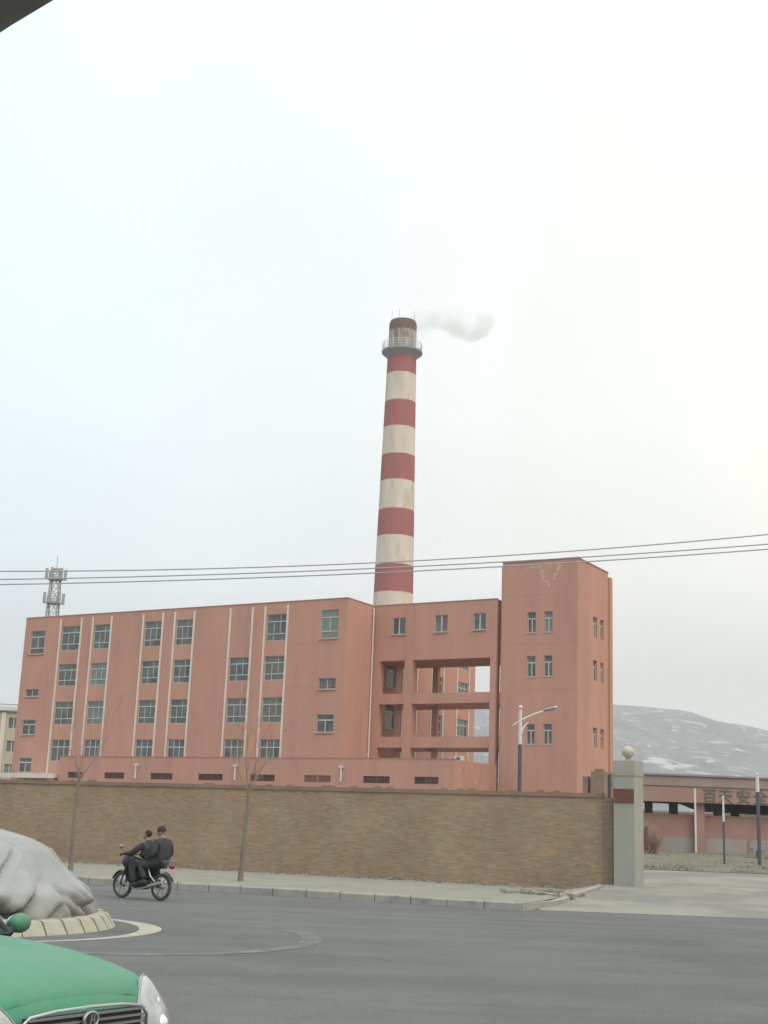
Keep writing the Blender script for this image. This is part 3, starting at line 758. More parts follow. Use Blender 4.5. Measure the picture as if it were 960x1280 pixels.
# ================================================================== BRICK WALL, PILLAR
bw = thing('brick_wall', 'long tan brick boundary wall with dark coping along the back of the pavement', 'wall', W0, -WANG)
LW0, LW1 = -60, 21.0
mbox('wall', 'brick', bw, LW0, LW1-.35, 0, .37, 0, 3.12)
b = MB(); b.box(LW0, LW1-.35, -.045, .415, 3.123, 3.19); b.box(LW0, LW1-.35, -.015, .385, 3.193, 3.26); b.build('coping', 'brick_red', bw)
mbox('end_pier', 'brick_red', bw, LW1-.347, LW1, -.03, .40, 0, 3.10)
for k in range(40):
    pass
b = MB(); rr = random.Random(5)                      # loose cap bricks left along the top
for k in range(30):
    x = rr.uniform(-12, 20); b.box(x, x+.24, .05+rr.uniform(0, .1), .2, 3.262, 3.262+rr.choice((.05, .06)))
b.build('loose_brick', 'brick_red', bw)
for u in (2.9,):
    q = MB(); q.box(u, u+.12, -.05, -.003, .2, .85); q.build('stub_post', 'bark', bw)

gp = thing('gate_pillar', 'square grey rendered gate pillar with pale globe lamp at the end of brick wall', 'pillar', PIL, R(-33))
def chamfer_box(q, hx, hy, z0, z1, c):
    ring = [(-hx+c, -hy), (hx-c, -hy), (hx, -hy+c), (hx, hy-c), (hx-c, hy), (-hx+c, hy), (-hx, hy-c), (-hx, -hy+c)]
    lo = [q.vert((x, y, z0)) for x, y in ring]; hi = [q.vert((x, y, z1)) for x, y in ring]
    for k in range(8): q.face((lo[k], lo[(k+1) % 8], hi[(k+1) % 8], hi[k]))
    q.face(hi); q.face(lo[::-1])
q = MB(); chamfer_box(q, .37, .37, -.45, 3.42, .02); q.build('shaft', 'pillar_grey', gp)
q = MB(); chamfer_box(q, .39, .39, 3.423, 3.49, .02); q.build('moulding', 'vent_dark', gp) if False else q.build('moulding', 'pillar_cap', gp)
q = MB(); chamfer_box(q, .385, .385, 3.493, 3.90, .03); q.build('cap', 'pillar_cap', gp)
q = MB(); q.lathe([(.11, 3.903), (.09, 3.95), (.08, 4.0)], 16); q.build('lamp_base', 'pillar_cap', gp)
q = MB(); q.ball((0, 0, 4.19), .20, 24, 16); q.build('globe', 'globe', gp)
q = MB(); q.box(-.36, .34, -.395, -.373, 2.56, 3.0); q.build('plaque', 'plaque', gp)

# brown block behind the wall by the pillar
sh = thing('brick_shed', 'small brown brick stack top showing over the wall left of gate pillar', 'brick stack', (10.15, 60.0, 0), R(-25))
mbox('stack', 'brick_red', sh, -.45, .15, -.3, .3, 0, 4.72); mbox('stack_cap', 'bark', sh, -.30, .05, -.2, .2, 4.723, 4.84)
mbox('side_stub', 'brick_red', sh, -.85, -.6, -.2, .2, 0, 4.5)

# rubble and mortar waste at the wall foot
b = MB(); rr = random.Random(11)
def stone(c, s):
    vs = [Vector((rr.uniform(.6, 1)*x, rr.uniform(.6, 1)*y, rr.uniform(.5, 1)*z))*s for x in (-1, 1) for y in (-1, 1) for z in (-.6, .6)]
    T = Matrix.Rotation(rr.uniform(0, PI), 3, 'Z'); i = [b.vert(T @ v+c) for v in vs]
    for f in ((0, 1, 3, 2), (4, 6, 7, 5), (0, 4, 5, 1), (2, 3, 7, 6), (0, 2, 6, 4), (1, 5, 7, 3)): b.face([i[k] for k in f])
for k in range(420):
    u = -4+24*rr.random()**.7; off = -abs(rr.gauss(0, .55))-.05
    p = W0+WD*u+WN*off; stone(Vector((p.x, p.y, .21)), rr.uniform(.02, .10))
for k in range(70):
    p = Vector((rr.gauss(5.0, .45), rr.gauss(39.9, .7), .22)); stone(p, rr.uniform(.03, .13))
tag(struct(b.build('rubble', 'rubble'), 'stuff'), 'broken bricks and stones strewn along the foot of the brick wall', 'rubble')
for (x, y, a, L, wd, lab) in ((4.55, 39.9, 20, 1.5, .45, 'flat pale concrete slab lying on the pavement corner near the driveway'), (5.05, 38.9, -35, 1.1, .3, 'narrow broken slab lying nearest the driveway kerb')):
    q = MB(); T = Matrix.Translation((x, y, .2)) @ Matrix.Rotation(R(a), 4, 'Z') @ Matrix.Rotation(R(3), 4, 'Y')
    q.box(-L/2, L/2, -wd/2, wd/2, -.03, .06, T); tag(q.build('concrete_slab', 'kerb'), lab, 'slab')

b = MB(); rr = random.Random(31)                      # grit swept into the gutter
for k in range(500):
    p = kp(rr.uniform(-24, 9.8), -abs(rr.gauss(0, .28))-.03); stone(Vector((p.x, p.y, .0)), rr.uniform(.008, .035))
tag(struct(b.build('gutter_grit', 'rubble'), 'stuff'), 'loose grit and small stones swept along the foot of the kerb', 'grit')

# ---- bare trees
def branch(mb, p, d, L, r, depth, rnd, up=.25):
    n_ = 4; pts = [p]; rad = [r]; cur = p.copy(); dd = d.copy()
    for k in range(n_):
        dd = (dd+Vector((rnd.gauss(0, .10), rnd.gauss(0, .10), up*.25))).normalized()
        cur = cur+dd*L/n_; pts.append(cur.copy()); rad.append(r*(1-.75*(k+1)/n_))
    mb.tube(pts, rad, 5 if depth > 1 else 4, caps=False)
    if depth <= 0: return
    for k in range(rnd.choice((2, 3, 3, 4))):
        i = rnd.randint(1, n_); ax = Vector((rnd.gauss(0, 1), rnd.gauss(0, 1), rnd.gauss(.25, .5))).normalized()
        nd = (dd*1.0+ax*.75).normalized()
        branch(mb, pts[i], nd, L*rnd.uniform(.5, .75), max(.0035, rad[i]*.68), depth-1, rnd, up)
def bare_tree(loc, h, top, r, seed, lean, label, group):
    rnd = random.Random(seed)
    t_ = thing('bare_tree', label, 'tree', loc, 0, group)
    q = MB(); pts = []; rad = []
    for k in range(9):
        f = k/8; pts.append(Vector((lean[0]*f+.02*math.sin(f*5+seed), lean[1]*f, h*f))); rad.append(r*(1.25-.55*f if k else 1.5))
    q.tube(pts, rad, 9); q.build('trunk', 'bark', t_)
    q = MB(); p = pts[-1]
    for k in range(6):
        a = 2*PI*k/6+rnd.uniform(-.3, .3); sl = rnd.uniform(.35, .8)
        branch(q, p-Vector((0, 0, rnd.uniform(0, .3))), Vector((math.cos(a)*sl, math.sin(a)*sl, 1)).normalized(), (top-h)*rnd.uniform(.55, .85), r*.30, 3, rnd)
    q.build('crown', 'twig', t_)
    return t_
bare_tree((-3.82, 40.84, .19), 2.75, 5.2, .062, 4, (.06, 0), 'bare young street tree on the pavement, right of the motorcycle', 'bare street trees')
bare_tree((-9.55, 43.83, .19), 2.95, 4.9, .06, 8, (.03, 0), 'bare young street tree on the pavement, behind the covered mound', 'bare street trees')

def bare_shrub(loc, h, seed, label, group, n=16, m_='twig', sp=.5):
    rnd = random.Random(seed); t_ = thing('bare_shrub', label, 'shrub', loc, 0, group)
    q = MB()
    for k in range(n):
        a = rnd.uniform(0, 2*PI); s_ = rnd.uniform(.1, sp)
        branch(q, Vector((rnd.gauss(0, .15), rnd.gauss(0, .15), 0)), Vector((math.cos(a)*s_, math.sin(a)*s_, 1)).normalized(), h*rnd.uniform(.6, 1), .014, 2, rnd, .1)
    q.build('stems', m_, t_)
bare_shrub((4.2, 61, 0), 5.2, 21, 'tall leafless shrub behind the wall, left one below the open link', 'bare shrubs behind the wall', 12)
bare_shrub((5.6, 63, 0), 5.5, 22, 'tall leafless shrub behind the wall, close left of the street lamp', 'bare shrubs behind the wall', 12)
bare_shrub((14.6, 71.0, 1.2), 1.0, 23, 'low rusty brown dry bush before the pink wall past the gate', None, 34, 'dry_leaf', .8)

# ---- street lamp behind the wall
sl = thing('street_lamp', 'tall street lamp with blue and white pole and one arm before the tower', 'street lamp', (6.25, 58, 0))
q = MB(); q.tube([(0, 0, 0), (0, 0, 5.65)], .085, 10); q.build('lower_pole', 'post_blue', sl)
q = MB(); q.tube([(0, 0, 5.653), (0, 0, 7.15)], [.085, .065], 10); q.ball((0, 0, 7.25), .09, 10, 8); q.build('upper_pole', 'post_white', sl)
q = MB(); q.tube([(-.32, 0, 6.45), (0, 0, 6.68), (.6, 0, 6.98), (1.0, 0, 7.12)], [.025, .035, .035, .03], 8); q.build('arm', 'post_white', sl)
q = MB(); q.tube([(.04, 0, 6.1), (.1, 0, 6.32), (.25, 0, 6.52), (.36, 0, 6.6)], [.05, .05, .035, .02], 8); q.build('bracket', 'post_white', sl)
q = MB(); T = Matrix.Rotation(R(-16), 4, 'Y'); q.ball((1.28, 0, 7.22), (.32, .12, .075), 14, 8, T); q.build('lamp_head', 'lamp_dark', sl)
q = MB(); q.ball((1.52, 0, 7.30), (.09, .08, .06), 10, 6, T); q.build('lamp_tip', 'post_white', sl)

# ================================================================== RIGHT BACKGROUND: covered gateway and wall
cg = thing('gateway_canopy', 'long low pink canopy with dark soffit and green characters beyond the gate', 'canopy', (0, 75, 0))
X0, X1 = 13.2, 40
mbox('roof_edge', 'lamp_dark', cg, X0, X1, -.15, .35, 5.40, 5.5)
mbox('upper_band', 'canopy_band', cg, X0, X1, -.06, .3, 4.86, 5.397)
mbox('fascia', 'canopy_pink', cg, X0, X1, .0, .3, 3.98, 4.857)
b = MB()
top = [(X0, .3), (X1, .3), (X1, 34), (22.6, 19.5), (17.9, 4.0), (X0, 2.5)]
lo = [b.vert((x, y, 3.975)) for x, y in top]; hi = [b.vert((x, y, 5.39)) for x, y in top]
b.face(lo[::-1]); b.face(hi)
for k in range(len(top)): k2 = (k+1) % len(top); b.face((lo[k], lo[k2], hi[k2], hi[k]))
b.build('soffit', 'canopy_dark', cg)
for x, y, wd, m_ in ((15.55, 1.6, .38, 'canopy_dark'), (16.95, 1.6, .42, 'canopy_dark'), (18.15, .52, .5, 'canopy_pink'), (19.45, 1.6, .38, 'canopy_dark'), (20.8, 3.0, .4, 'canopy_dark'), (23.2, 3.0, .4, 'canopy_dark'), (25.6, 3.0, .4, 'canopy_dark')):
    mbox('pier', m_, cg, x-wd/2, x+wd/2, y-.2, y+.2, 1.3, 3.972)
def glyph(ch_, x, z, size, parent, y):
    cu = bpy.data.curves.new('character', 'FONT'); cu.body = ch_; cu.size = size; cu.extrude = .015; cu.align_x = 'CENTER'
    cu.offset = .012
    ob = bpy.data.objects.new('tmp', cu); COL.objects.link(ob)
    dg = bpy.context.evaluated_depsgraph_get(); me = bpy.data.meshes.new_from_object(ob.evaluated_get(dg))
    COL.objects.unlink(ob); bpy.data.objects.remove(ob)
    me.materials.clear(); me.materials.append(M['green_letter'])
    o = bpy.data.objects.new('character', me); COL.objects.link(o); o.parent = parent
    o.location = (x, y, z); o.rotation_euler = (PI/2, 0, 0)
for c_, x in zip('百天安全', (18.62, 19.5, 20.5, 21.45)): glyph(c_, x, 4.08, .82, cg, -.018)

pw = thing('pink_wall', 'low pink wall on grey plinth under the canopy beyond the gate', 'wall', (0, 75.85, 0))
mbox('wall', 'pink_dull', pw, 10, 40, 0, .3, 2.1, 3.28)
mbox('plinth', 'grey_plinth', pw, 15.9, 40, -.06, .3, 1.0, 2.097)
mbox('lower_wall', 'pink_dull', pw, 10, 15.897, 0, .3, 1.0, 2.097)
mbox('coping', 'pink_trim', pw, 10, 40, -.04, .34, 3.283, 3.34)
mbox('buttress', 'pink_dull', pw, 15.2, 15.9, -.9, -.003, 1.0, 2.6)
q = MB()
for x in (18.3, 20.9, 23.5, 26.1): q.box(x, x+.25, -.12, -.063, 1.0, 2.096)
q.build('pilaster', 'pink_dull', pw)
fb = thing('white_shed', 'distant low whitish shed glimpsed through the gap under the canopy', 'shed', (20, 130, 0))
b = MB(); b.box(-14, 24, 0, 8, 0, 4.6); b.build('wall', 'white_paint', fb); mbox('roof', 'roof_grey', fb, -14.3, 24.3, -.3, 8.3, 4.603, 4.75)
wp = thing('white_pole', 'thin plain white pole in the grass, leftmost of the three posts past the gate', 'pole', (17.45, 73.5, 1.25))
q = MB(); q.tube([(0, 0, -.1), (0, 0, 3.45)], .055, 8); q.build('pole', 'post_white', wp); q = MB(); q.lathe([(.09, -.05), (.09, .06)], 10); q.build('foot', 'pillar_cap', wp)
def post(x, y, z, h, r, split, label):
    t_ = thing('lamp_post', label, 'post', (x, y, z), 0, 'blue and white posts past the gate')
    q = MB(); q.tube([(0, 0, -.2), (0, 0, split)], r, 8); q.build('lower_pole', 'post_blue', t_)
    q = MB(); q.tube([(0, 0, split+.002), (0, 0, h)], [r, r*.8], 8); q.build('upper_pole', 'post_white', t_)
    q = MB(); q.lathe([(r*.9, h+.002), (r*1.2, h+.03), (r*.5, h+.10)], 8); q.build('cap', 'post_white', t_)
post(16.78, 65, .85, 3.1, .055, 2.0, 'slim blue post with white top, middle of the three posts')
post(18.45, 65, .85, 4.25, .09, 3.45, 'thick tall blue post with white top, nearest the right edge')
bn = thing('bench', 'dark grey slab bench in front of the pink wall at the right edge', 'bench', (20.9, 70.5, 1.15))
mbox('seat', 'lamp_dark', bn, -1.3, 1.6, -.3, .3, .38, .52); mbox('leg', 'lamp_dark', bn, -1.0, -.7, -.25, .25, -.1, .377); mbox('leg', 'lamp_dark', bn, 1.0, 1.3, -.25, .25, -.1, .377); mbox('backrest', 'lamp_dark', bn, -1.3, 1.6, .303, .36, .5, .80)
pm = thing('thin_mast', 'thin bare aerial just right of the gate pillar globe', 'aerial', (14.2, 74, 1.3)) if False else None

# ================================================================== TRAFFIC ISLAND
IC = Vector((-7.72, 23.5, 0)); IR = 3.32
isl = thing('traffic_island', 'round traffic island edged with pale yellow kerb blocks', 'traffic island', IC)
q = MB(); q.lathe([(IR-.28, 0), (IR-.28, .15)], 48); q.build('island_fill', 'earth', isl)
nk = 46; kmesh = []
for v_ in range(3):
    rr = random.Random(40+v_); q = MB(); half = PI/nk-.006
    ring = []
    prof = [(IR-.27, -.01), (IR-.27, .21), (IR-.22, .23), (IR-.10, .22), (IR-.05, .19), (IR+.08, -.01)]
    A = []
    for a in (-half, half):
        A.append([q.vert(((r_-IR)*math.cos(a)+IR*math.cos(a), (r_)*math.sin(a), z+rr.uniform(-.012, .012)*(z > 0))) for r_, z in prof])
    for k in range(len(prof)):
        k2 = (k+1) % len(prof); q.face((A[0][k], A[0][k2], A[1][k2], A[1][k]))
    q.face(A[0][::-1]); q.face(A[1]); kmesh.append(q.mesh('kerb_stone', 'island_kerb', fix=True))
for i in range(nk):
    o = bpy.data.objects.new('kerb_stone', kmesh[i % 3]); COL.objects.link(o); o.parent = isl; o.rotation_euler = (0, 0, 2*PI*i/nk)
    o.location = (random.uniform(-.015, .015), random.uniform(-.015, .015), random.uniform(-.012, .008))
# painted ring on the road
q = MB(); n_ = 72; ring = []
for i in range(n_+1):
    a = 2*PI*i/n_; da = (a-R(12)+PI) % (2*PI)-PI
    wd = .075+.115*math.exp(-(da/.55)**2)
    ring.append([q.vert((-7.1+(3.45+s_*wd)*math.cos(a), 23.1+(3.45+s_*wd)*math.sin(a), .004)) for s_ in (-1, 1)])
for a, c in zip(ring, ring[1:]): q.face((a[0], a[1], c[1], c[0]))
struct(q.build('road_marking', 'road_line'))
# faint worn turning arc on the asphalt
q = MB(); ring = []
for i in range(41):
    a = R(-95+i*3.2); ring.append([q.vert((-3.9+(3.0+s_*.16)*math.cos(a), 22.6+(3.6+s_*.16)*math.sin(a), .004)) for s_ in (-1, 1)])
for a, c in zip(ring, ring[1:]): q.face((a[0], a[1], c[1], c[0]))
struct(q.build('worn_marking', 'dust_line'))

# tarpaulin over the planting
prof = [(3.04, .10), (3.03, .28), (2.99, .44), (2.88, .60), (2.66, .76), (2.45, .95), (2.33, 1.10), (2.2, 1.25), (1.98, 1.37), (1.7, 1.46), (1.3, 1.57), (.9, 1.66), (.45, 1.72), (.12, 1.74)]
n_ = 460; q = MB(); q.smooth = True; rings = []
fr_ = random.Random(12)
folds = [(fr_.uniform(0, 2*PI), fr_.uniform(.022, .07), fr_.uniform(.14, .32), fr_.uniform(-.7, .7), fr_.choice((.5, .6, .7, .8, 1.0, 1.7))) for k in range(62)]
folds += [(fr_.uniform(0, 2*PI), fr_.uniform(.016, .04), fr_.uniform(.04, .11), fr_.uniform(-.6, .6), fr_.uniform(.25, .55)) for k in range(70)]   # angle, width, depth, slant, reach
fine = []                                             # resample the profile so that pleats stay smooth
for (r0, z0), (r1, z1) in zip(prof, prof[1:]):
    for k in range(3): fine.append((r0+(r1-r0)*k/3, z0+(z1-z0)*k/3))
fine.append(prof[-1])
for k, (r_, z) in enumerate(fine):
    ring = []
    for j in range(n_):
        a = 2*PI*j/n_; ca, sa = math.cos(a), math.sin(a); off = 0
        for fa, fwid, dep, sl_, rch in folds:
            f = max(0, 1-(z-.12)/rch)
            if f <= 0: continue
            d_ = (a-fa-sl_*(z-.3)+PI) % (2*PI)-PI
            off -= dep*min(1, f*1.25)*math.exp(-(math.sqrt(d_*d_+3e-4)-.0173)/(fwid*.9))
            off += dep*.35*f*math.exp(-((abs(d_)-fwid*2.1)/(fwid*1.2))**2)
        lump = noise.noise((ca*1.3*r_/2, sa*1.3*r_/2, 7))
        crease = abs(noise.noise((ca*r_*1.1+9, sa*r_*1.1, z*.4)))
        up_ = min(1, max(0, (z-.5)/.5))
        rad = r_+max(off, -.42)*min(1, r_/2)+lump*.10*up_
        zz = z+lump*.05*up_-max(0, .10-crease)*.45*up_
        ring.append(q.vert((min(rad, 3.08)*ca, min(rad, 3.08)*sa, zz)))
    rings.append(ring)
for a, c in zip(rings, rings[1:]):
    for j in range(n_): q.face((a[j], a[(j+1) % n_], c[(j+1) % n_], c[j]))
q.face(rings[-1])
o = q.build('tarpaulin', 'tarp', sharp=70); o.location = IC
tag(o, 'grey winter cover draped over the planting on the traffic island, muddy at its hem', 'cover')

# ================================================================== OVERHEAD WIRES
for nm, zo, zl, zr in (('uppermost', 6.78, 6.29, 7.64), ('middle', 6.67, 6.13, 7.45), ('lowest', 6.58, 6.03, 7.35)):
    q = MB(); pts = []
    A_ = ((zl+zr)/2-zo)/54.0; B_ = (zr-zl)/14.73
    for i in range(61): x = -24+48*i/60; pts.append((x, 25+.02*x, zo+B_*x+A_*x*x))
    q.tube(pts, .0125, 6); tag(q.build('overhead_wire', 'wire'), nm+' of the three thin wires crossing the sky above the factory', 'wire', 'overhead wires')

# ================================================================== MOTORCYCLE AND RIDERS (local: x forward, y left, z up)
MP = Vector((-5.39, 32.67, 0)); MYAW = math.atan2(.72, -1.03)
mo = thing('motorcycle', 'small dark motorcycle carrying two riders leftward along the road', 'motorcycle', MP, MYAW)
RX = Matrix.Rotation(PI/2, 4, 'X')
def wheel(x):
    T = Matrix.Translation((x, 0, .31)) @ RX
    q = MB(); q.lathe([(.055, -.07), (.055, .07)], 12, T)
    for k in range(10):
        a = 2*PI*k/10; c, s_ = math.cos(a), math.sin(a)
        q.bar((x+.05*c, .03*(-1)**k, .31+.05*s_), (x+.245*math.cos(a+.2), 0, .31+.245*math.sin(a+.2)), .012)
    wh = q.build('wheel', 'moto_metal', mo)
    q = MB(); q.torus(.272, .042, T, 32, 8); q.build('tyre', 'tyre', wh)
    q = MB(); q.torus(.236, .02, T, 32, 6); q.build('rim', 'moto_metal', wh)
wheel(.63); wheel(-.63)
q = MB()
for y in (-.085, .085): q.tube([(.63, y, .31), (.45, y, .80), (.40, y, .93)], .022, 8)
q.build('fork', 'moto_black', mo)
q = MB()
for k in range(9):
    a0, a1 = R(20+k*14), R(20+(k+1)*14); r_ = .335
    for s_ in (-.06, .06): pass
    q.quad((.63+r_*math.cos(a0), -.06, .31+r_*math.sin(a0)), (.63+r_*math.cos(a0), .06, .31+r_*math.sin(a0)), (.63+r_*math.cos(a1), .06, .31+r_*math.sin(a1)), (.63+r_*math.cos(a1), -.06, .31+r_*math.sin(a1)))
q.build('front_fender', 'moto_black', mo)
q = MB()
for k in range(10):
    a0, a1 = R(20+k*13), R(20+(k+1)*13); r_ = .35
    q.quad((-.63-r_*math.cos(a0), -.075, .31+r_*math.sin(a0)), (-.63-r_*math.cos(a0), .075, .31+r_*math.sin(a0)), (-.63-r_*math.cos(a1), .075, .31+r_*math.sin(a1)), (-.63-r_*math.cos(a1), -.075, .31+r_*math.sin(a1)))
q.build('rear_fender', 'moto_black', mo)
q = MB(); q.tube([(.40, 0, .9), (.28, 0, .72), (.22, 0, .42), (-.12, 0, .32), (-.3, 0, .45), (-.55, 0, .74)], .03, 8); q.tube([(.40, 0, .84), (-.1, 0, .72), (-.75, 0, .76)], .028, 8)
for y in (-.1, .1): q.tube([(-.2, y, .36), (-.63, y, .31)], .024, 8)
q.build('frame', 'moto_black', mo)
q = MB(); q.box(-.14, .2, -.13, .13, .24, .40); T = Matrix.Translation((.14, 0, .40)) @ Matrix.Rotation(R(35), 4, 'Y'); q.lathe([(.085, 0), (.095, .05), (.085, .1), (.095, .15), (.08, .22)], 14, T); q.lathe([(.09, -.15), (.09, .15)], 14, Matrix.Translation((.0, 0, .31)) @ RX)
q.build('engine', 'moto_black', mo)
q = MB(); q.ball((.17, 0, .78), (.26, .125, .115), 16, 10); q.build('fuel_tank', 'moto_black', mo)
q = MB(); q.tube([(.0, 0, .80), (-.2, 0, .79), (-.45, 0, .82), (-.74, 0, .85)], [.10, .13, .125, .09], 10); q.build('seat', 'moto_black', mo)
q = MB(); q.box(.02, -.34, .115, .145, .52, .72); q.box(.02, -.34, -.145, -.115, .52, .72); q.build('side_panel', 'moto_black', mo)
q = MB(); q.tube([(.40, -.36, 1.0), (.45, -.2, 1.02), (.44, 0, .97), (.45, .2, 1.02), (.40, .36, 1.0)], .016, 8); q.build('handlebar', 'moto_black', mo)
for s_ in (-1, 1):
    q = MB(); q.tube([(.44, s_*.2, 1.02), (.46, s_*.28, 1.16)], .008, 6); q.ball((.46, s_*.31, 1.19), (.02, .065, .045), 10, 8); q.build('mirror', 'moto_metal', mo)
q = MB(); q.ball((.56, 0, .90), (.085, .10, .10), 14, 10); q.build('headlight_housing', 'moto_black', mo)
q = MB(); q.ball((.605, 0, .90), (.05, .085, .085), 14, 10); q.build('headlight', 'lamp_glass', mo)
q = MB(); q.tube([(.40, 0, .62), (.34, 0, .52), (.30, 0, .40)], .03, 6)
for s_ in (-1, 1):
    q.poly([(.40, s_*.10, .78), (.36, s_*.24, .70), (.30, s_*.25, .46), (.30, s_*.10, .36)]); q.poly([(.37, s_*.10, .78), (.33, s_*.24, .70), (.27, s_*.25, .46), (.27, s_*.10, .36)][::-1])
q.build('leg_shield', 'moto_black', mo)
q = MB(); q.smooth = True; q.lathe([(.03, -.02), (.12, .02), (.15, .12), (.12, .2), (.02, .22)], 14, Matrix.Translation((.40, 0, .80)) @ Matrix.Rotation(R(70), 4, 'Y')); q.build('front_cowl', 'moto_black', mo)
q = MB(); q.tube([(.22, .14, .34), (.1, .17, .24), (-.2, .18, .26), (-.4, .19, .32)], .022, 8); q.tube([(-.4, .19, .32), (-.85, .2, .42)], [.045, .05], 10); q.build('exhaust_pipe', 'moto_metal', mo)
q = MB(); q.tube([(-.33, .16, .72), (-.42, .17, .55), (-.56, .15, .42)], .02, 8); q.build('shock_absorber', 'moto_metal', mo)
q = MB(); q.ball((-.93, 0, .78), (.055, .085, .055), 12, 8); q.build('tail_light', 'red_lens', mo)
q = MB(); q.tube([(-.6, -.12, .88), (-.95, -.12, .91), (-.95, .12, .91), (-.6, .12, .88)], .013, 6); q.build('rear_rack', 'moto_metal', mo)
q = MB(); q.box(-1.0, -.98, -.08, .08, .56, .68); q.build('mudflap', 'pale_red', mo)
for s_ in (-1, 1):
    q = MB(); q.tube([(.02, s_*.12, .30), (.02, s_*.25, .30)], .016, 6); q.tube([(-.3, s_*.12, .40), (-.3, s_*.25, .40)], .014, 6); q.build('foot_peg', 'moto_black', mo)

# quilted wind apron hung from the handlebar over the rider's legs
q = MB(); q.smooth = True; g = []
for i in range(9):
    f = i/8; row = []
    for j in range(13):
        a = -PI*.5+PI*j/12; wob = .012*math.sin(j*2.3+i)
        row.append(q.vert((-.02+(.44-.10*f+wob)*math.cos(a)**.8 if abs(a) < 1.57 else -.02, (.30-.03*f)*math.sin(a), 1.0-.58*f-.10*abs(math.sin(a))*(1-f))))
    g.append(row)
for a, c in zip(g, g[1:]):
    for j in range(12): q.face((a[j], a[j+1], c[j+1], c[j]))
mat('apron', (.050, .053, .051), .95, .15, 7, .015, 14)
q.build('wind_apron', 'apron', mo)

def skin_body(name, nodes, edges, mats, parent, sub=2):
    """nodes: key -> (pos, radius or (rx, ry), material); grown as one continuous surface"""
    keys = list(nodes); idx = {k: i for i, k in enumerate(keys)}
    me = bpy.data.meshes.new('tmp'); me.from_pydata([nodes[k][0] for k in keys], [(idx[a], idx[c]) for a, c in edges], [])
    ob = bpy.data.objects.new('tmp', me); COL.objects.link(ob)
    ob.modifiers.new('skin', 'SKIN').use_smooth_shade = True
    sd = me.skin_vertices[0].data
    for k in keys:
        r_ = nodes[k][1]; sd[idx[k]].radius = r_ if isinstance(r_, tuple) else (r_, r_); sd[idx[k]].use_root = k == 'pelvis'
    s_ = ob.modifiers.new('sub', 'SUBSURF'); s_.levels = sub; s_.render_levels = sub
    dg = bpy.context.evaluated_depsgraph_get(); out_ = bpy.data.meshes.new_from_object(ob.evaluated_get(dg))
    COL.objects.unlink(ob); bpy.data.objects.remove(ob)
    out_.materials.clear()
    for m_ in mats: out_.materials.append(M[m_])
    ps = [Vector(nodes[k][0]) for k in keys]
    for p in out_.polygons:
        c = p.center; i = min(range(len(ps)), key=lambda i_: (ps[i_]-c).length_squared)
        p.material_index = nodes[keys[i]][2]; p.use_smooth = True
    o = bpy.data.objects.new(name, out_); COL.objects.link(o); o.parent = parent
    return o
